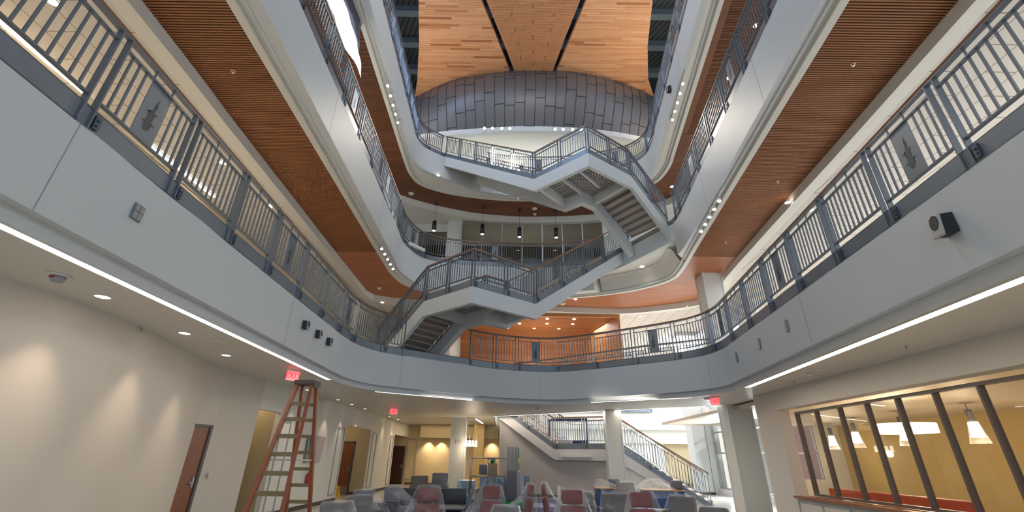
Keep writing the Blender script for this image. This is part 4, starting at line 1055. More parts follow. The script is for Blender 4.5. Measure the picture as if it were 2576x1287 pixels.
for (x, z) in ((-.5,7.0),(1.6,7.0),(-.2,6.3),(2.3,6.3),(.5,5.7)):
    pass
for x, y, z, l in ((5.85,17.85,9.44,'white ring ceiling beside the stair junction'), (-3.80,18.3,F4,'cream ring ceiling under the fourth floor'), (8.26,18.9,14.48,'dark timber soffit by the stair junction'), (7.86,9.63,14.48,'dark timber soffit, nearest one'), (7.96,11.79,14.48,'dark timber soffit, middle one'), (8.02,14.15,14.48,'dark timber soffit, third one'), (-4.64,23.2,14.12,'ceiling behind the third floor column'),(3.16,20.3,8.72,'timber soffit edge under the lower stair landing')):
    downlight(x, y, z, 'recessed downlight in the '+l, 25, SOFTW, spot=120)

# track spotlights under the balcony edges
def track(E, R, pts, z, label, out):
    t = thing('track_light', label, 'track light', (pts[0][0], pts[0][1], z))
    ox, oy = pts[0]
    bm = bmesh.new(); e = pts[-1]; d = Vector((e[0]-ox, e[1]-oy)).normalized()
    bar(bm, (-d.x*.5, -d.y*.5, -.02), (e[0]-ox+d.x*.2, e[1]-oy+d.y*.2, -.02), .035, .03); fin('track', bm, M['whiteplastic'], t)
    for (x, y) in pts:
        bm = bmesh.new(); v = Vector((out*-.25, -.35, -1)).normalized()
        c = Vector((x-ox, y-oy, -.10))
        tube(bm, (x-ox, y-oy, -.03), c, .012, n=6); tube(bm, c, c+v*.15, .055, .062, n=14)
        h = fin('spot_head', bm, M['whiteplastic'], t)
        bm = bmesh.new(); q = c+v*.153; x_ = v.orthogonal().normalized(); y_ = v.cross(x_)
        vs = [bm.verts.new(q+(x_*math.cos(2*math.pi*i/14)+y_*math.sin(2*math.pi*i/14))*.05) for i in range(14)]; bm.faces.new(vs); fin('lens', bm, M['lamp'], h)
    light('track_glow', 'SPOT', (pts[2][0], pts[2][1], z-.3), 45, SOFTW, target=(pts[2][0]-out*1.5, pts[2][1]-1.5, z-8), spot_size=math.radians(70), spot_blend=.9, shadow_soft_size=.1)
def lin(a, b, n=5): return [(a[0]+(b[0]-a[0])*k/(n-1), a[1]+(b[1]-a[1])*k/(n-1)) for k in range(n)]
track(E3, R3, lin((-4.88,14.6),(-4.92,16.5)), F3, 'row of five white track spotlights under the left side of the third floor edge', -1)
track(E4, R4, lin((-4.84,12.3),(-4.92,14.3)), F4, 'row of five white track spotlights under the left side of the fourth floor edge', -1)
track(E3, R3, lin((6.15,11.0),(6.38,12.9)), F3, 'row of five white track spotlights under the right side of the third floor edge', 1)
track(E4, R4, lin((6.32,12.0),(6.58,13.9)), F4, 'row of five white track spotlights under the right side of the fourth floor edge', 1)
# small track pair at the far end of the fourth floor ring
t = thing('track_light', 'white track with two spotlights at the far end of the fourth floor ring', 'track light', (.2,20.2,F4-.02))
bm = bmesh.new(); bar(bm, (-1.0,0,-.02), (1.0,0,-.02), .04, .035); fin('track', bm, M['whiteplastic'], t)
for x in (.1, .6):
    bm = bmesh.new(); tube(bm, (x,0,-.04), (x,0,-.22), .055, n=12); fin('spot_head', bm, M['whiteplastic'], t)
# eight bright spotlights under the curved metal wall
for i, x in enumerate((-1.62,-1.18,-.66,-.22,2.28,2.72,3.24,3.72)):
    side = 'left-hand four' if i < 4 else 'right-hand four'
    t = thing('spotlight', 'dazzling spotlight under the curved metal wall, one of the '+side, 'spotlight', (x,18.85,18.36), group='spotlights under the metal wall, '+side)
    bm = bmesh.new(); tube(bm, (0,.45,-.08), (0,.1,-.2), .02, n=6); tube(bm, (0,.1,-.2), (0,-.1,-.32), .07, .08, n=14); fin('housing', bm, M['whiteplastic'], t)
    bm = bmesh.new(); c = Vector((0,-.104,-.322)); v = Vector((0,-.2,-.12)).normalized(); x_ = Vector((1,0,0)); y_ = v.cross(x_)
    vs = [bm.verts.new(c+(x_*math.cos(2*math.pi*k/14)+y_*math.sin(2*math.pi*k/14))*.07) for k in range(14)]; bm.faces.new(vs); fin('lens', bm, M['spotlamp'], t)
    light('spot_beam', 'SPOT', (x,18.3,17.75), 400, (1.0,.86,.70), target=(x*1.3, 13, 9), spot_size=math.radians(60), spot_blend=.7, shadow_soft_size=.06)
# black pendant lamps on the third floor
for x, y in ((-4.28,20.9),(-1.66,21.22),(.4,21.5),(2.45,21.5)):
    nm = {-4.28:'leftmost, beside the white column', -1.66:'second from the column', .4:'third from the column', 2.45:'rightmost, by the upper stair'}[x]
    t = thing('pendant_lamp', 'black cylinder pendant lamp, '+nm, 'pendant lamp', (x,y,14.48))
    bm = bmesh.new(); tube(bm, (0,0,0), (0,0,-.05), .11, n=20); fin('canopy', bm, M['black'], t)
    bm = bmesh.new(); tube(bm, (0,0,-.05), (0,0,-1.15), .008, n=6); fin('cord', bm, M['black'], t)
    bm = bmesh.new(); tube(bm, (0,0,-1.15), (0,0,-1.72), .115, n=24); fin('lamp_shade', bm, M['black'], t)
    bm = bmesh.new(); disc(bm, (0,0), .09, -1.725); fin('lens', bm, M['lamp'], t)
    light('pendant_beam', 'SPOT', (x,y,12.6), 60, SOFTW, target=(x,y+.001,0), spot_size=math.radians(80), spot_blend=.7, shadow_soft_size=.08)

# ---- small ceiling devices
def ddevice(kind, x, y, z, label, r=.09, h=.05, mname='whiteplastic', group=None):
    t = thing(kind, label, kind.replace('_', ' '), (x, y, z), group=group)
    bm = bmesh.new(); tube(bm, (0,0,0), (0,0,-.012), r*1.15, n=20); fin('base', bm, M[mname], t)
    bm = bmesh.new(); tube(bm, (0,0,-.012), (0,0,-.012-h), r*.85, r*.6, n=20); fin('sensor', bm, M['whiteplastic'], t)
    return t
t = thing('fire_strobe', 'round white fire strobe with clear lens on the ceiling over the curved wall', 'fire alarm', (-5.3,4.74,C1))
bm = bmesh.new(); tube(bm, (0,0,0), (0,0,-.02), .12, n=24); fin('base', bm, M['whiteplastic'], t)
bm = bmesh.new(); tube(bm, (0,0,-.02), (0,0,-.08), .075, .06, n=20); fin('lens', bm, M['machl'], t)
text_mesh('FIRE', .035, M['redpaint'], t, (0,-.078,-.045), (math.radians(90), 0, 0))
ddevice('smoke_detector', -5.33, 7.84, C1, 'flat pale ceiling disc beside the middle downlight', .09, .01)
ddevice('smoke_detector', -5.45, 8.31, C1, 'small white ceiling sensor between middle and far downlights', .05, .05)
ddevice('smoke_detector', -5.24, 14.21, C1, 'dark-edged round detector on the ceiling right of the ladder top', .13, .05)
ddevice('smoke_detector', 1.13, 18.76, C1, 'white detector in the middle of the ceiling before the stair', .1, .07)
ddevice('smoke_detector', 6.55, 14.95, C1, 'large round detector beside the exit sign near the column', .17, .05)
ddevice('smoke_detector', 6.95, 10.26, C1, 'boxy white sensor on the ceiling by the glazed room', .07, .05)
ddevice('smoke_detector', 6.87, 9.77, C1, 'flat disc on the ceiling by the glazed room', .09, .01)
ddevice('smoke_detector', 2.6, 21.0, 8.73, 'round white detector on the timber soffit under the lower stair landing', .13, .05)
ddevice('smoke_detector', -5.5, 19.9, 14.48, 'round white detector on the dark timber soffit near the left pendant', .13, .06)
ddevice('smoke_detector', 1.25, 21.3, 14.48, 'upper white detector on the dark soffit between two pendants', .13, .04)
ddevice('smoke_detector', 1.3, 21.9, 14.48, 'lower white detector on the dark soffit between two pendants', .09, .06)
ddevice('smoke_detector', -6.2, 19.1, 8.73, 'white detector at the end of the left timber soffit', .09, .06)
ddevice('smoke_detector', 6.3, 17.75, 9.44, 'white dome detector on the ring ceiling below the stair junction', .1, .06)
for x, y, z, l in ((-5.78,6.53,8.735,'slatted soffit, left side near the camera'), (6.68,6.14,8.735,'slatted soffit, right side near the camera'), (7.43,10.13,8.735,'slatted soffit, right side further along'), (7.68,13.92,8.735,'slatted soffit above the upper white column')):
    t = thing('sprinkler', 'small brass sprinkler in the '+l, 'sprinkler', (x, y, z))
    bm = bmesh.new(); tube(bm, (0,0,0), (0,0,-.01), .05, n=16); fin('escutcheon', bm, M['oak'], t)
    bm = bmesh.new(); tube(bm, (0,0,-.01), (0,0,-.05), .014, n=8); tube(bm, (0,0,-.05), (0,0,-.054), .025, n=10); fin('head', bm, M['chrome'], t)
for x, y in ((-6.05,7.0),(-5.9,11.6),(6.9,7.5),(7.2,11.3),(-4.4,15.5)):
    t = thing('sprinkler', 'small white sprinkler on the ground floor ceiling', 'sprinkler', (x, y, C1), group='ground floor sprinklers')
    bm = bmesh.new(); tube(bm, (0,0,0), (0,0,-.01), .035, n=14); fin('escutcheon', bm, M['whiteplastic'], t)
    bm = bmesh.new(); tube(bm, (0,0,-.01), (0,0,-.07), .012, n=8); tube(bm, (0,0,-.07), (0,0,-.074), .022, n=10); fin('head', bm, M['chrome'], t)
# exit signs
def exitsign(x, y, z, rz, label, s=1.0):
    t = thing('exit_sign', label, 'exit sign', (x, y, z), rz)
    bm = bmesh.new(); box(bm, -.17, .17, -.04, .04, .19, .23); fin('canopy', bm, M['whiteplastic'], t)
    bm = bmesh.new(); box(bm, -.16, .16, -.012, .012, -.03, .19); fin('panel', bm, M['exit'], t)
    text_mesh('EXIT', .19, M['exitlet'], t, (0,-.0135,.08), (math.radians(90), 0, 0), .002)
    light('exit_glow', 'POINT', (x, y-.15, z+.05), 0.35, (1,.1,.12), shadow_soft_size=.1)
exitsign(-5.25,10.75,C1-.23, math.radians(58), 'red exit sign half hidden behind the ladder top')
exitsign(-4.95,19.6,C1-.23, 0, 'red exit sign in front of the far warm wall')
exitsign(6.6,14.6,C1-.23, math.radians(-62), 'red exit sign turned sideways near the right column')

# ---- items fixed to the balcony fascias
def on_face(E, y, left, z): 
    P = offs(E, -.004); s = arclen(P); x = by_y(P, y, left); t = s_near(P, (x, y)); q = at_s(P, s, t); return q[0], q[1], math.atan2(q[2][1], q[2][0])
def plate(y, left, z, w, h, label, m='mach', div=True):
    x, yy, a = on_face(E2, y, left, z)
    t = thing('wall_plate', label, 'wall plate', (x, yy, z), a)
    bm = bmesh.new(); box(bm, -w/2, w/2, -.02, 0, -h/2, h/2); fin('frame', bm, M['kerb'], t, bevel=.004)
    for sx in (-1, 1):
        for sz in (-1, 1):
            bm = bmesh.new(); box(bm, sx*w*.23-w*.20, sx*w*.23+w*.20, -.024, -.02, sz*h*.23-h*.20, sz*h*.23+h*.20); fin('insert', bm, M['chrome'], t)
plate(4.5, True, 4.19, .15, .20, 'square grey four-part plate on the left second floor fascia')
plate(8.91, False, 4.2, .12, .25, 'nearest of the three grey plates on the right fascia')
plate(10.42, False, 4.18, .12, .25, 'middle of the three grey plates on the right fascia')
plate(12.0, False, 4.19, .12, .25, 'farthest of the three grey plates on the right fascia')
def speaker(E, y, left, z, label, s=1.0):
    x, yy, a = on_face(E, y, left, z)
    t = thing('wall_speaker', label, 'speaker', (x, yy, z), a)
    bm = bmesh.new(); A = [(-.10,0,-.13),(.10,0,-.13),(.10,0,.13),(-.10,0,.13)]; B = [(-.07,-.17,-.15),(.07,-.17,-.15),(.07,-.13,.12),(-.07,-.13,.12)]
    a_ = [bm.verts.new([c*s for c in p]) for p in A]; b_ = [bm.verts.new([c*s for c in p]) for p in B]
    bm.faces.new(a_); bm.faces.new(b_[::-1])
    for i in range(4): bm.faces.new((a_[i], a_[(i+1)%4], b_[(i+1)%4], b_[i]))
    fin('cabinet', bm, M['black'], t, bevel=.01)
    bm = bmesh.new(); A = [(-.085,-.155,-.165),(.085,-.155,-.165),(.085,-.12,.14),(-.085,-.12,.14)]; B = [(p[0]*.9, p[1]-.03, p[2]*.93) for p in A]
    a_ = [bm.verts.new([c*s for c in p]) for p in A]; b_ = [bm.verts.new([c*s for c in p]) for p in B]
    bm.faces.new(a_); bm.faces.new(b_[::-1])
    for i in range(4): bm.faces.new((a_[i], a_[(i+1)%4], b_[(i+1)%4], b_[i]))
    fin('face_plate', bm, mat('warm_grey_plastic', (.42,.40,.38), .4) if 'warm_grey_plastic' not in bpy.data.materials else bpy.data.materials['warm_grey_plastic'], t, bevel=.012)
    bm = bmesh.new(); vs = []
    n = 18
    for k in range(n):
        u, v = .05*math.cos(2*math.pi*k/n), .085*math.sin(2*math.pi*k/n)+.025; vs.append(bm.verts.new((u*1.25*s, (-.170+ (v*1.15+.16)*.115-.014)*s, v*1.15*s)))
    f = bm.faces.new(vs); r = bmesh.ops.extrude_face_region(bm, geom=[f]); bmesh.ops.translate(bm, verts=[g for g in r['geom'] if isinstance(g, bmesh.types.BMVert)], vec=(0,-.008,0))
    fin('grille', bm, M['black'], t)
speaker(E2, 4.56, False, 4.21, 'grey and black loudspeaker on the right second floor fascia')
for y, l in ((9.49,'nearest'),(10.26,'middle'),(11.02,'farthest')): speaker(E2, y, True, 4.23, l+' of the three black loudspeakers on the left fascia', .72)
speaker(E4, 13.0, False, 15.15, 'small black loudspeaker on the right fourth floor fascia')

# ---- lamps in the glazed room
for i, (x, y, l) in enumerate(((13.86,13.8,'nearest large one'), (13.9,16.4,'beside the drum lamp'), (14.3,19.3,'third along the glazed room'), (15.48,22.5,'farthest and smallest'))):
    t = thing('pendant_lamp', 'glowing cone-shade pendant lamp, '+l, 'pendant lamp', (x,y,3.30))
    bm = bmesh.new(); tube(bm, (0,0,0), (0,0,-.03), .15, n=20); fin('canopy', bm, M['chrome'], t)
    bm = bmesh.new(); pipe(bm, [(0,0,-.03),(-.02,0,-.12),(.02,0,-.2)], .008); fin('cord', bm, M['black'], t)
    bm = bmesh.new(); tube(bm, (0,0,-.2), (0,0,-.55), .08, n=16); fin('stem', bm, M['mach'], t)
    bm = bmesh.new(); tube(bm, (0,0,-.55), (0,0,-.98), .12, .17, n=20); fin('lamp_shade', bm, M['lampsoft'], t)
    bm = bmesh.new(); tube(bm, (0,0,-.55), (0,0,-1.15), .125, .24, n=20, cap=False); fin('outer_glass', bm, M['plastic'], t)
    light('pendant_glow', 'POINT', (x,y,2.0), 40, (1,.78,.5), shadow_soft_size=.15)
t = thing('drum_lamp', 'wide round fabric drum lamp glowing in the glazed room', 'lamp', (11.05,13.0,2.36))
bm = bmesh.new(); tube(bm, (0,0,0), (0,0,0.24), .72, n=40, cap=False); fin('lamp_shade', bm, M['lampsoft'], t)
bm = bmesh.new(); disc(bm, (0,0), .71, .02, n=40); fin('diffuser', bm, M['lampsoft'], t)
bm = bmesh.new(); tube(bm, (0,0,.2), (0,0,.93), .01, n=6); fin('stem', bm, M['black'], t)
light('drum_and_room_glow', 'POINT', (11.05,13.0,2.1), 90, (1,.78,.5), shadow_soft_size=.4)
light('drum_and_room_glow', 'AREA', (12.5,9.0,3.25), 200, (1,.78,.5), target=(12.5,9,0), shape='RECTANGLE', size=3, size_y=9)  # wide warm fill over the whole room, apart from the drum lamp
# glass pendant cluster near the far column
t = thing('pendant_cluster', 'row of four small glowing glass pendants beside the left column', 'pendant lamp', (-1.95,23.9,C1))
bm = bmesh.new(); bar(bm, (-.25,0,-.02), (.3,.5,-.02), .08, .04); fin('canopy', bm, M['chrome'], t)
for k in range(4):
    x, y = -.22+k*.15, k*.15
    bm = bmesh.new(); tube(bm, (x,y,-.04), (x,y,-1.1), .006, n=5); fin('cord', bm, M['chrome'], t)
    bm = bmesh.new(); tube(bm, (x,y,-1.1), (x,y,-1.38), .055, .07, n=14); fin('lamp_shade', bm, M['lamp'], t)
light('cluster_glow', 'POINT', (-1.9,23.8,2.0), 25, (1,.8,.55), shadow_soft_size=.15)
light('far_ceiling_wash', 'AREA', (-4,27.5,3.42), 60, (1,.76,.48), target=(-4,27.5,0), shape='RECTANGLE', size=4, size_y=4)
light('recess_glow', 'POINT', (-8.3,20.8,3.0), 22, (1,.75,.5), shadow_soft_size=.2)
light('alcove_glow', 'POINT', (-7.6,13.1,3.1), 12, (1,.8,.5), shadow_soft_size=.2)
# added area lamps that brighten the second floor right side, without fittings
light('second_floor_fill', 'AREA', (11.5,8,8.3), 480, (.95,.97,1.0), target=(11.5,8,0), shape='RECTANGLE', size=5, size_y=22)
light('second_floor_fill', 'AREA', (8,26,8.3), 750, (.95,.97,1.0), target=(8,26,0), shape='RECTANGLE', size=8, size_y=6)

light('window_daylight', 'AREA', (10.75,22.0,2.5), 650, (.86,.94,1.0), target=(3,20,0), shape='RECTANGLE', size=3.4, size_y=6)
light('window_daylight', 'AREA', (11.5,26.5,6.5), 360, (.88,.95,1.0), target=(4,30,1.5), shape='RECTANGLE', size=4, size_y=5)
for sx, tx in ((-7.4,-3.2),(9.2,5.4)):
    for y in (14.5, 18.5):
        light('ceiling_uplight', 'SPOT', (sx, y, Z4+1.2), 420, (1.0,.72,.46), target=(tx, y+.8, 22.5), spot_size=math.radians(100), spot_blend=.9, shadow_soft_size=.3)
light('cloud_fill', 'AREA', (0.9, 3.0, 18.5), 420, (1.0,.93,.85), target=(0.9, 12, 22.5), shape='RECTANGLE', size=8, size_y=2)  # added upward fill without a fitting, standing in for daylight on the timber panels
light('gallery_fill', 'AREA', (1.0,22.5,18.0), 350, (.9,.97,1.0), target=(1,22.5,16), shape='RECTANGLE', size=10, size_y=2)  # added fill in place of daylight on the far fourth floor ceiling

light('room_fill', 'AREA', (0.5,23.9,10.7), 60, (.95,.95,.85), target=(.5,23.9,14), shape='RECTANGLE', size=7, size_y=1.5)  # unseen fill added to lift the ceiling behind the third floor glazing

light('lobby_fill', 'POINT', (1.5,23.6,6.3), 110, (1,.86,.68), shadow_soft_size=.5)  # added point fill that brightens the oak canopy, no lamp hangs here
# ------------------------------------------------------------------ stair rising from the ground floor
t = thing('staircase', 'white stair with concrete steps rising from the ground floor at the back', 'staircase', (2.07,21.77,2.0))
OX = Vector((2.07,21.77,2.0))
O = [(-1.7,23.92,4.68),(2.07,21.77,2.0),(4.60,20.35,2.0),(8.0,19.40,-.22)]
L = [(p[0]-OX.x, p[1]-OX.y) for p in O]; zs = [p[2]-OX.z for p in O]
bm = bmesh.new(); sweep(bm, L[:3], [(0,-.48),(0,0),(.14,0),(.14,-.48)], zs=zs[:3]); fin('outer_stringer', bm, mat('pale_pink_white_paint', (.56,.54,.54), .4), t, bevel=.01)
bm = bmesh.new(); sweep(bm, L[2:], [(0,-.5),(0,0),(.14,0),(.14,-.5)], zs=[zs[2], zs[3]+.25]); fin('lower_stringer', bm, bpy.data.materials['pale_pink_white_paint'], t, bevel=.01)
W3 = 1.9
In = offs(L, W3)
bm = bmesh.new(); sweep(bm, In, [(0,-.4),(0,0),(-.14,0),(-.14,-.4)], zs=[z+.0 for z in zs]); fin('inner_stringer', bm, M['white'], t)
bm = bmesh.new(); slab(bm, [L[1], L[2], In[2], In[1]], 0.0, .2); fin('landing', bm, M['stepstone'], t)
def flightC(a, b, n_, z0, z1, w, n):
    d = Vector((b[0]-a[0], b[1]-a[1])); L_ = d.length; d.normalize()
    for k in range(n):
        c = Vector(a)+d*(L_*(k+.5)/n)+n_*(w/2); z = z0+(z1-z0)*(k+1)/(n+1); st = abs(z1-z0)/(n+1)
        bm = bmesh.new(); obox(bm, (0,0), (d.x,d.y), (n_.x,n_.y), L_/n/2+.015, w/2-.16, -.16, 0); 
        fin('step', bm, M['stepstone'], t, loc=(c.x, c.y, z))
d1 = (Vector(L[1])-Vector(L[0])).normalized(); n1_ = Vector((-d1.y, d1.x)); n1_ = n1_ if n1_.y > 0 else -n1_
d2 = (Vector(L[3])-Vector(L[2])).normalized(); n2_ = Vector((-d2.y, d2.x)); n2_ = n2_ if n2_.y > 0 else -n2_
flightC(L[1], L[0], n1_, .2, 2.9, W3, 15); flightC(L[2], L[3], n2_, .2, -2.0, W3, 12)
bm = bmesh.new()   # infill wall under the lower flight
vs = [(2.6,-1.42,-2.0),(5.6,-2.26,-2.0),(2.6,-1.42,-.55)]
a = [bm.verts.new((p[0], p[1]+.08, p[2])) for p in vs]; b = [bm.verts.new((p[0], p[1]+.2, p[2])) for p in vs]
bm.faces.new(a); bm.faces.new(b[::-1])
for i in range(3): bm.faces.new((a[i], a[(i+1)%3], b[(i+1)%3], b[i]))
fin('under_panel', bm, M['wall2'], t)
P = [(p[0], p[1], p[2]+.0) for p in O]; P[-1] = (8.0,19.40,-.2)
s_ = arclen(P); ps = [s_[0]+(s_[1]-s_[0])*k/3 for k in range(3)]+[s_[1]+(s_[2]-s_[1])*k/2 for k in range(2)]+[s_[2]+(s_[3]-s_[2])*k/3 for k in range(4)]
guardrail('', '', '', P, ps, parent=t, nbal=100)
Pi = [(In[i][0]+OX.x, In[i][1]+OX.y-.05, O[i][2]) for i in range(4)]
s_ = arclen(Pi); ps = [s_[-1]*k/8 for k in range(9)]
guardrail('', '', '', Pi, ps, parent=t, nbal=0)
# strip light fixed to the landing front
t = thing('wall_light', 'long white wall light fixed to the stair landing front', 'wall light', (3.0,21.24,1.72), math.atan2(-1.42,2.53))
bm = bmesh.new(); box(bm, -.72, .72, -.16, -.06, -.07, .07); fin('diffuser', bm, M['whiteplastic'], t, bevel=.01)
bm = bmesh.new(); box(bm, -.6, -.5, -.08, 0, -.04, .04); box(bm, .5, .6, -.08, 0, -.04, .04); fin('bracket', bm, M['chrome'], t)
# blue framed net with lettered banner on the landing
t = thing('goal_frame', 'blue framed net with a lettered banner standing on the stair landing', 'frame', (2.75,22.0,2.2), math.atan2(-1.42,2.53))
bm = bmesh.new()
for x in (-.95, .95): box(bm, x-.03, x+.03, -.03, .03, 0, 1.12)
box(bm, -.95, .95, -.03, .03, 1.04, 1.12); box(bm, -.95, .95, -.25, -.19, 1.0, 1.03); fin('frame', bm, M['bannerblue'], t)
bm = bmesh.new()
for k in range(30): box(bm, -.92+k*.063, -.917+k*.063, -.002, .002, .2, 1.04)
for k in range(13): box(bm, -.92, .92, -.002, .002, .22+k*.065, .223+k*.065)
o = fin('net', bm, M['chrome'], t); o['kind'] = 'stuff'
bm = bmesh.new(); box(bm, -.98, .98, -.05, -.03, .0, .17); fin('banner', bm, M['bannerblue'], t)
bm = bmesh.new(); box(bm, -.62, .22, -.054, -.05, .02, .15); fin('banner_strip', bm, M['trimw'], t)
text_mesh('CHANGING', .13, M['black'], t, (-.2,-.057,.085), (math.radians(90),0,0), .001)

# ------------------------------------------------------------------ step ladder
t = thing('stepladder', 'tall orange fibreglass stepladder with worn metal steps, front left', 'ladder', (-4.0,8.8,0))
def LP(x, y, z): return (x+4.0, y-8.8, z)
fl_t, fr_t = LP(-4.14,8.74,2.86), LP(-3.86,8.74,2.86)
fl_b, fr_b = LP(-4.10,7.55,0.0), LP(-3.44,7.55,0.0)
bl_t, br_t = LP(-4.13,8.95,2.84), LP(-3.85,8.95,2.84)
bl_b, br_b = LP(-4.38,10.0,0.0), LP(-3.88,10.0,0.0)
for nm, a, b, w in (('front_rail', fl_t, fl_b, .06), ('front_rail', fr_t, fr_b, .06), ('rear_rail', bl_t, bl_b, .055), ('rear_rail', br_t, br_b, .055)):
    bm = bmesh.new(); bar(bm, a, b, w, .08); r = fin(nm, bm, M['orange'], t)
    bm = bmesh.new(); bar(bm, (b[0], b[1], .03), (b[0], b[1]+.001, .03), .06, .06); bm.free() if False else fin('rubber_foot', bm, M['black'], r)
bm = bmesh.new(); box(bm, -.18, .20, -.14, .22, 2.84, 2.92); box(bm, .17, .205, -.10, .12, 2.78, 2.9); fin('top_cap', bm, mat('dark_cap_plastic', (.07,.055,.045), .5), t, bevel=.01)
for k, z in enumerate((2.50,2.22,1.93,1.64,1.35,1.06,.77,.46,.17)):
    f = 1-z/2.86
    A = Vector(fl_t).lerp(Vector(fl_b), f); B = Vector(fr_t).lerp(Vector(fr_b), f)
    bm = bmesh.new(); box(bm, A.x, B.x, A.y-.03, A.y+.07, z-.025, z+.0); box(bm, A.x, B.x, A.y-.035, A.y-.025, z-.07, z); fin('step', bm, M['step'], t)
    A = Vector(bl_t).lerp(Vector(bl_b), f); B = Vector(br_t).lerp(Vector(br_b), f)
    bm = bmesh.new(); box(bm, A.x, B.x, A.y-.015, A.y+.015, z-.03, z+.03); fin('rear_rung', bm, M['step'], t)
bm = bmesh.new()
for a, b, c, d in ((fl_t, fl_b, bl_t, bl_b), (fr_t, fr_b, br_t, br_b)):
    p = Vector(a).lerp(Vector(b), .47); q = Vector(c).lerp(Vector(d), .47); bar(bm, p, q, .008, .03)
fin('spreader', bm, M['chrome'], t)

# ------------------------------------------------------------------ seating under plastic
def rbox(name, m, parent, x0, x1, y0, y1, z0, z1, r=.04, rx=0, loc=None):
    bm = bmesh.new(); cx, cy, cz = (x0+x1)/2, (y0+y1)/2, (z0+z1)/2
    box(bm, x0-cx, x1-cx, y0-cy, y1-cy, z0-cz, z1-cz)
    bmesh.ops.bevel(bm, geom=bm.edges[:], offset=r, segments=4, affect='EDGES', profile=.5)
    for f in bm.faces: f.smooth = True
    o = fin(name, bm, m, parent, loc=(cx, cy, cz)); o.rotation_euler = (rx, 0, 0); return o
def red_chair(x, y, rz, label):
    t = thing('lounge_chair', label, 'chair', (x, y, 0), rz)
    rbox('headrest', M['red'], t, -.20, .20, .26, .36, .82, 1.06, .045, -.10)
    rbox('backrest', M['red'], t, -.23, .23, .20, .32, .40, .80, .05, -.16)
    rbox('seat', M['red'], t, -.25, .25, -.32, .24, .33, .44, .05)
    for s in (-.1, .1):
        bm = bmesh.new(); tube(bm, (s,.30,.7), (s,.32,.9), .008, n=6); fin('headrest_rod', bm, M['chrome'], t)
    bm = bmesh.new(); tube(bm, (0,-.03,.05), (0,-.03,.34), .03, n=12); 
    for k in range(4): a = k*math.pi/2+.78; bar(bm, (0,-.03,.05), (.3*math.cos(a),-.03+.3*math.sin(a),.03), .05, .03)
    fin('pedestal', bm, M['chrome'], t)
    return t
def drape(x, y, rz, levels, label, m='plastic', seed=0, wr=.10):
    """loose sheet hung over something: levels are (z, cx, cy, half width, half depth)"""
    rnd = random.Random(seed); n = 56
    ph = [rnd.uniform(0, 6.28) for _ in range(6)]
    bm = bmesh.new(); rings = []
    L2_ = []
    for a, b in zip(levels[:-1], levels[1:]):
        for k in range(4): L2_.append(tuple(a[j]+(b[j]-a[j])*k/4 for j in range(5)))
    L2_.append(levels[-1]); z0, z1 = levels[0][0], levels[-1][0]
    for (z, cx, cy, ax, ay) in L2_:
        f = (z0-z)/max(z0-z1, 1e-3); r = []
        for i in range(n):
            th = 2*math.pi*i/n
            w = 1+wr*f*(math.sin(7*th+ph[0]+2*f)*1.2+.6*math.sin(12*th+ph[1]-3*f)+.35*math.sin(23*th+ph[2]))
            c, s = math.cos(th), math.sin(th); e = .62
            r.append(bm.verts.new((cx+ax*w*math.copysign(abs(c)**e, c), cy+ay*w*math.copysign(abs(s)**e, s), max(.01, z+.03*math.sin(5*th+ph[3])*f*(1-f)*2))))
        rings.append(r)
    for a, b in zip(rings[:-1], rings[1:]):
        for i in range(n): bm.faces.new((a[i], a[(i+1)%n], b[(i+1)%n], b[i]))
    c = bm.verts.new((levels[0][1], levels[0][2], z0+.012))
    for i in range(n): bm.faces.new((rings[0][i], rings[0][(i+1)%n], c))
    o = fin('plastic_sheet', bm, M[m], loc=(x, y, 0), smooth=True); o.rotation_euler = (0, 0, rz)
    tag(o, label, 'plastic sheet'); return o
REDL = [(1.10,0,.31,.21,.07),(1.0,0,.30,.25,.11),(.8,0,.25,.31,.18),(.5,0,.04,.42,.40),(.2,0,0,.50,.48),(.02,0,0,.58,.55)]
for i, (x, y, rz, l) in enumerate(((-1.54,9.15,0,'first from the left, upright headrest facing the camera'), (-.50,9.95,math.radians(-28),'turned slightly, beside the grey machine'), (.18,11.0,math.radians(-82),'seen side-on, facing left'), (1.12,11.3,math.radians(82),'seen side-on, back to back with the next one'), (1.20,9.05,0,'in the middle with a gap under its headrest'), (2.40,8.65,0,'farthest right, nearest the camera'))):
    fx, fy = (math.sin(rz)*.3, -math.cos(rz)*.3) 
    red_chair(x+(-.32*-math.sin(rz)*-1 if False else 0), y, rz, 'rust-red high-back lounge chair, '+l)
    drape(x, y, rz, REDL, 'clear plastic sheet over the rust-red chair '+l, 'plastic', i+1)
def grey_chair(x, y, rz, label, m='grey', h=.8, w=.30, curved=True):
    t = thing('armchair', label, 'chair', (x, y, 0), rz)
    rbox('backrest', M[m], t, -w, w, .16, .28, .30, h, .055, -.12)
    rbox('seat', M[m], t, -w, w, -.34, .22, .28, .43, .05)
    rbox('armrest', M[m], t, -w-.07, -w+.02, -.3, .24, .30, .58, .035); rbox('armrest', M[m], t, w-.02, w+.07, -.3, .24, .30, .58, .035)
    for sx in (-1, 1):
        for sy in (-.28, .2):
            bm = bmesh.new(); tube(bm, (sx*(w-.03), sy, .3), (sx*(w), sy, 0), .016, .012, n=8); fin('leg', bm, M['chrome'], t)
    return t
GL = lambda h, w=.3: [(h+.03,0,.22,w*.95,.09),(h-.08,0,.2,w*1.08,.15),(h-.25,0,.08,w*1.25,.32),(.35,0,-.02,w*1.4,.44),(.02,0,-.02,w*1.6,.54)]
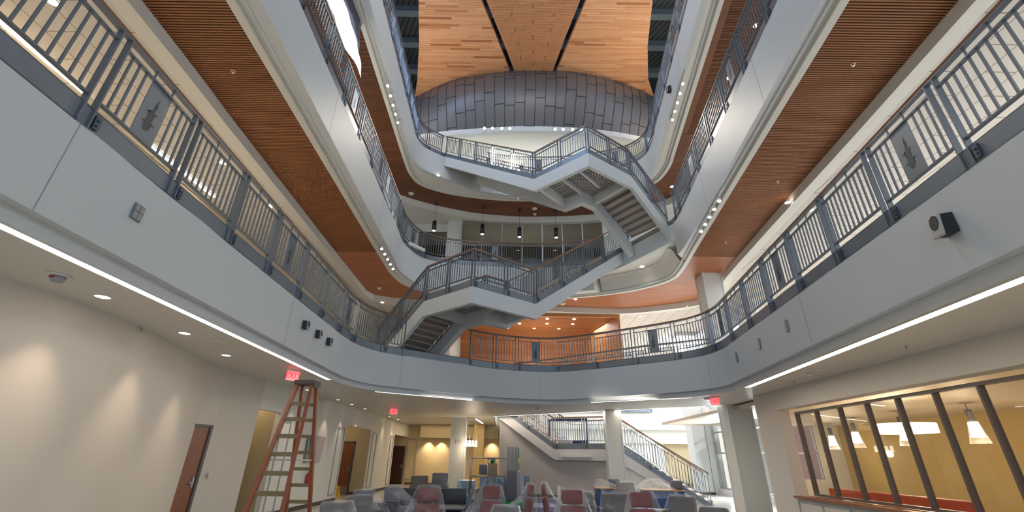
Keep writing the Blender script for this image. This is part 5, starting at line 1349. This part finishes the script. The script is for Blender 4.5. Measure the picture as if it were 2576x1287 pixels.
for i, (x, y, rz, l, h, w, m, pm) in enumerate((
    (-3.05,9.1,math.radians(35),'at the bottom left beside the ladder',.80,.30,'grey','plasticw'), (-3.0,10.35,math.radians(40),'just behind the one beside the ladder',.82,.28,'grey','plastic'),
    (-3.3,11.8,math.radians(55),'in front of the panelled wall, with a crumpled cover',.84,.28,'bluegrey','plastic'), (-2.85,12.9,math.radians(60),'with a swooping blue-grey back behind the crumpled one',.86,.28,'bluegrey','plastic'),
    (-.12,8.75,math.radians(-20),'low and milky, in front of the tilted red chair',.80,.26,'grey','plasticw'), (-.62,13.4,0,'with a square back, between black sofa and red chair',.82,.30,'grey','plastic'),
    (1.72,12.2,math.radians(-40),'just right of the middle red chair',.84,.26,'grey','plasticw'), (3.86,11.2,math.radians(-35),'rounded, in front of the stair foot',.84,.30,'grey','plastic'),
    (3.85,9.45,math.radians(-30),'at the far bottom right',.78,.27,'grey','plastic'))):
    grey_chair(x, y, rz, 'grey upholstered armchair '+l, m, h, w); drape(x, y, rz, GL(h, w), 'plastic sheet over the grey armchair '+l, pm, 20+i, .09)
# wide grey sofa and black sofa
t = thing('sofa', 'wide taupe sofa wrapped in plastic, beside the rightmost red chair', 'sofa', (2.72,12.0,0), math.radians(4))
rbox('backrest', M['grey'], t, -.38, .38, .2, .36, .3, .82, .04); rbox('seat', M['grey'], t, -.38, .38, -.4, .24, .2, .43, .04)
drape(2.72,12.0,math.radians(4), [(.85,0,.28,.39,.12),(.7,0,.26,.43,.16),(.45,0,.0,.5,.44),(.02,0,0,.58,.55)], 'plastic sheet over the wide taupe sofa', 'plastic', 40, .05)
t = thing('sofa', 'long black leather sofa without a cover', 'sofa', (-2.2,13.6,0))
for k, (a, b) in enumerate(((-1.0,-.36),(-.34,.36),(.38,1.02))):
    rbox('back_cushion', M['blackv'], t, a, b, .12, .28, .42, .80, .035, -.08); rbox('seat_cushion', M['blackv'], t, a, b, -.45, .14, .30, .44, .035)
rbox('base', M['black'], t, -1.02, 1.04, -.42, .3, .08, .30, .02)
t = thing('low_table', 'low grey-topped table in front of the black sofa', 'table', (-1.5,11.95,0))
rbox('table_top', M['bluegrey'], t, -.45, .45, -.35, .35, .48, .51, .01)
for sx in (-.38, .38):
    for sy in (-.28, .28):
        bm = bmesh.new(); tube(bm, (sx, sy, 0), (sx, sy, .48), .018, n=8); fin('leg', bm, M['chrome'], t)
# booths with oak ledges
def booth(x, y, w, label, rz=0):
    t = thing('booth_seat', label, 'booth', (x, y, 0), rz)
    rbox('body', M['blue'], t, -w/2, w/2, -.35, .35, .16, .66, .02); rbox('ledge', M['oak'], t, -w/2-.02, w/2+.02, -.37, .37, .66, .70, .008)
    for sx in (-w/2+.08, w/2-.08):
        for sy in (-.28, .28):
            bm = bmesh.new(); tube(bm, (sx, sy, 0), (sx, sy, .16), .018, n=8); fin('leg', bm, M['chrome'], t)
    rbox('backrest', M['bluegrey'], t, w/2-.32, w/2+.02, -.2, .2, .70, .97, .06)
    return t
booth(3.45,17.2,.8,'navy booth seat with oak ledge beside the white column', 0)
booth(5.15,16.6,1.35,'larger navy booth seat with oak ledge by the stair foot', math.radians(-6))
drape(3.4,17.2,0, [(.95,-.2,0,.10,.1),(.80,0,0,.36,.3),(.68,.02,0,.42,.38),(.50,.1,0,.42,.40)], 'crumpled clear plastic on the booth beside the white column', 'plasticw', 51, .12)
drape(5.0,16.6,math.radians(-6), [(1.0,-.1,0,.22,.16),(.85,-.1,0,.42,.3),(.71,0,0,.66,.38),(.45,.1,0,.70,.41)], 'crumpled clear plastic on the booth by the stair foot', 'plasticw', 52, .12)
grey_chair(3.95,16.2,math.radians(10),'grey upholstered armchair between the two navy booths', 'grey', .9, .32); drape(3.95,16.2,math.radians(10), GL(.9,.32), 'plastic sheet over the armchair between the booths', 'plastic', 60, .06)
grey_chair(-3.35,18.8,math.radians(30),'grey armchair far back in front of the warm wall', 'grey', .92, .34)
grey_chair(-2.9,20.0,math.radians(-10),'blue-grey armchair far back beside the left column', 'bluegrey', .98, .34); drape(-2.9,20.0,0, GL(.98,.34), 'shiny plastic over the far blue-grey armchair', 'plastic', 61, .08)
# wrapped crates around the lift
for i, (x, y, w, h, l) in enumerate(((-1.5,17.3,.28,.85,'tall blue-wrapped carton left of the machine basket'), (-.75,18.0,.3,.95,'blue-wrapped carton behind the machine basket'), (-.3,18.3,.22,.9,'blue-wrapped carton next to the machine mast'), (.62,17.0,.1,1.05,'narrow light blue wrapped panel right of the machine'))):
    t = thing('wrapped_carton', l, 'carton', (x, y, 0))
    rbox('carton', M['bluegrey'], t, -w, w, -w, w, 0, h, .015); 
    bm = bmesh.new(); box(bm, -w-.012, w+.012, -w-.012, w+.012, .02, h+.012); fin('film', bm, M['plasticblue'], t)
# vertical mast lift with its basket
t = thing('mast_lift', 'green and grey personnel lift with aluminium mast and tubular basket', 'lift', (.12,16.2,0))
rbox('chassis', M['green'], t, -.28, .34, -.45, .45, .08, .34, .02)
for sx in (-.24, .30):
    for sy in (-.36, .36):
        bm = bmesh.new(); tube(bm, (sx-.03, sy, .1), (sx+.03, sy, .1), .1, n=20); fin('wheel', bm, M['black'], t)
rbox('power_unit', M['mach'], t, -.20, .14, -.32, .0, .34, 1.22, .04); rbox('side_panel', M['machl'], t, .13, .26, -.31, .28, .34, 1.18, .02)
for k in range(3):
    bm = bmesh.new(); x = -.20+k*.13; box(bm, x, x+.11, .02+k*.03, .12+k*.03, .34, 1.93); box(bm, x+.03, x+.07, .0, .03, 1.2, 1.72); fin('mast', bm, M['mast'], t)
bm = bmesh.new(); box(bm, .19, .22, -.02, .1, 1.25, 1.9); fin('hose_guard', bm, M['green'], t)
bm = bmesh.new(); box(bm, .187, .23, -.04, -.01, 1.45, 1.58); fin('sticker', bm, M['lightgreen'], t)
bm = bmesh.new()
x0, x1, y0, y1 = -1.40, -.24, -.25, .35
for z in (1.03, 1.58): pipe(bm, [(x0,y0,z),(x1,y0,z),(x1,y1,z),(x0,y1,z),(x0,y0,z)], .02, n=8)
for x, y in ((x0,y0),(x1,y0),(x0,y1),(x1,y1),(-.82,y0),(-.6,y1)): tube(bm, (x,y,.5), (x,y,1.58), .02, n=8)
pipe(bm, [(-.95,y1,1.58),(-.62,y1,1.5),(-.55,y1,1.35),(-.55,y1,1.03)], .018)
fin('basket_rail', bm, M['mast'], t)
bm = bmesh.new(); box(bm, x0, x1, y0, y1, .44, .50); box(bm, x0, x1, y0-.01, y0, .50, .66); fin('basket_floor', bm, M['mast'], t)
rbox('control_box', M['mach'], t, -1.12, -.86, -.05, .15, 1.08, 1.38, .02); rbox('tool_tray', M['cardboard'], t, -.82, -.52, .0, .22, 1.05, 1.42, .01)
bm = bmesh.new(); tube(bm, (-.75,.1,1.5), (-.62,.1,1.5), .09, n=16); fin('cable_reel', bm, M['green'], t)

# ------------------------------------------------------------------ things on and near the walls
x = -6.73
t = thing('fire_extinguisher', 'red fire extinguisher hung on the white panelled wall', 'fire extinguisher', (x+.09,16.15,.72))
bm = bmesh.new(); tube(bm, (0,0,0), (0,0,.30), .065, n=20); tube(bm, (0,0,.30), (0,0,.34), .065, .025, n=20); fin('cylinder', bm, M['redpaint'], t)
bm = bmesh.new(); tube(bm, (0,0,.34), (0,0,.40), .018, n=8); bar(bm, (0,-.02,.41), (.02,-.14,.44), .02, .02); pipe(bm, [(0,.03,.38),(.03,.1,.3),(.04,.09,.12)], .01); fin('valve', bm, M['black'], t)
bm = bmesh.new(); box(bm, .03, .069, -.04, .04, .12, .24); fin('label_sticker', bm, M['yellowp'], t)
t = thing('notice_board', 'blank mauve paper sheet hanging skewed over a small frame', 'poster', (-6.70,16.4,1.8))
bm = bmesh.new(); a = [bm.verts.new(p) for p in ((.05,-.62,.42),(.03,.75,.38),(.06,.45,-.42),(.04,-.35,-.40))]; b = [bm.verts.new((v.co.x+.006, v.co.y, v.co.z)) for v in a]
bm.faces.new(a); bm.faces.new(b[::-1])
for i in range(4): bm.faces.new((a[i], a[(i+1)%4], b[(i+1)%4], b[i]))
fin('sheet', bm, M['paper'], t)
bm = bmesh.new(); box(bm, -.02, .03, -.70, -.25, -.42, .38); fin('frame', bm, M['kerb'], t)
t = thing('wet_floor_sign', 'yellow plastic floor sign folded by the recessed brown door', 'floor sign', (-7.45,21.2,0))
bm = bmesh.new(); bar(bm, (-.16,-.1,0), (-.16,0,.4), .02, .02)
vs = [(-.2,-.14,0),(.2,-.14,0),(.13,0,.42),(-.13,0,.42)]; a = [bm.verts.new(p) for p in vs]; bm.faces.new(a); a2 = [bm.verts.new((p[0], -p[1]+.02, p[2])) for p in vs]; bm.faces.new(a2[::-1]); bm.faces.new((a[0], a[3], a2[3], a2[0])); bm.faces.new((a[1], a[2], a2[2], a2[1]))
fin('panel', bm, M['yellowp'], t)
t = thing('power_pedestal', 'small white box standing at the base of the stair wall', 'box', (2.2,21.6,0))
rbox('housing', M['whiteplastic'], t, -.07, .07, -.06, .06, 0, .5, .01)
t = thing('wall_plate', 'pale blank plate high on the left column', 'wall plate', (-2.6,24.24,2.3)); bm = bmesh.new(); box(bm, -.16, .16, -.015, 0, -.08, .08); fin('plate', bm, M['wall'], t)
t = thing('light_switch', 'small pale light switch on the wall right of the brown door', 'light switch', (-6.945,11.3,1.15), math.radians(82)); bm = bmesh.new(); box(bm, -.04, .04, -.012, 0, -.06, .06); fin('plate', bm, M['wall'], t); bm = bmesh.new(); box(bm, -.01, .01, -.018, -.01, -.02, .02); fin('toggle', bm, M['whiteplastic'], t)
for z, l in ((2.42,'white fire strobe on the wall end behind the right column'), (1.05,'small red fire alarm pull on the wall end behind the right column')):
    t = thing('fire_alarm', l, 'fire alarm', (8.62,15.6,z), math.radians(-62)); bm = bmesh.new(); box(bm, -.06, .06, -.05, 0, -.09, .09); fin('housing', bm, M['redpaint'] if z < 2 else M['whiteplastic'], t); bm = bmesh.new(); box(bm, -.02, .02, -.06, -.05, -.03, .03); fin('button', bm, M['trimw'], t)
# tarpaulin and plastic hung at the third floor, left
def cloth(name, pts, m, label, cat, folds=.12, n=26, seed=1):
    rnd = random.Random(seed); bm = bmesh.new(); (a, b, c, d) = [Vector(p) for p in pts]; G = []
    for i in range(n+1):
        r = []
        for j in range(n+1):
            u, v = i/n, j/n; p = a.lerp(b, u).lerp(d.lerp(c, u), v)
            p = p+Vector((math.sin(u*19+v*4+seed)*folds*(.3+v)+math.sin(u*41+v*9)*folds*.3, math.sin(u*11+v*7)*folds*.6, 0)); r.append(bm.verts.new(p))
        G.append(r)
    for i in range(n):
        for j in range(n): bm.faces.new((G[i][j], G[i+1][j], G[i+1][j+1], G[i][j+1]))
    o = fin(name, bm, m, smooth=True); s = o.modifiers.new('thick', 'SOLIDIFY'); s.thickness = .006
    tag(o, label, cat); return o
cloth('tarpaulin', ((-5.05,4.0,14.47),(-5.08,9.85,14.47),(-5.0,10.05,12.85),(-4.98,4.0,12.6)), M['tarp'], 'dark blue tarpaulin hanging behind the third floor railing, upper left', 'tarpaulin', .05, seed=3)
cloth('dust_sheet', ((-4.88,4.0,13.5),(-4.90,9.5,13.25),(-4.86,10.1,12.4),(-4.80,4.0,11.6)), mat('white_dust_sheet', (.8,.82,.84), .6, bump=.3, bscale=6), 'bright white dust sheet in front of the dark tarpaulin', 'plastic sheet', .04, seed=5)
bm = bmesh.new(); box(bm, 0, .16, -3.2, 1.6, 0, .10); t = thing('linear_light', 'white bar leaning at the kerb of the third floor, left bend', 'light', (-4.42,18.0,Z3+.12), math.radians(-38)) ; bm.free()
bm = bmesh.new(); box(bm, -.07, .07, -.5, .5, 0, .14); fin('body', bm, M['whiteplastic'], t, bevel=.02)
bm = bmesh.new(); box(bm, -.06, .06, -.52, -.5, .01, .13); fin('end_cap', bm, M['chrome'], t)
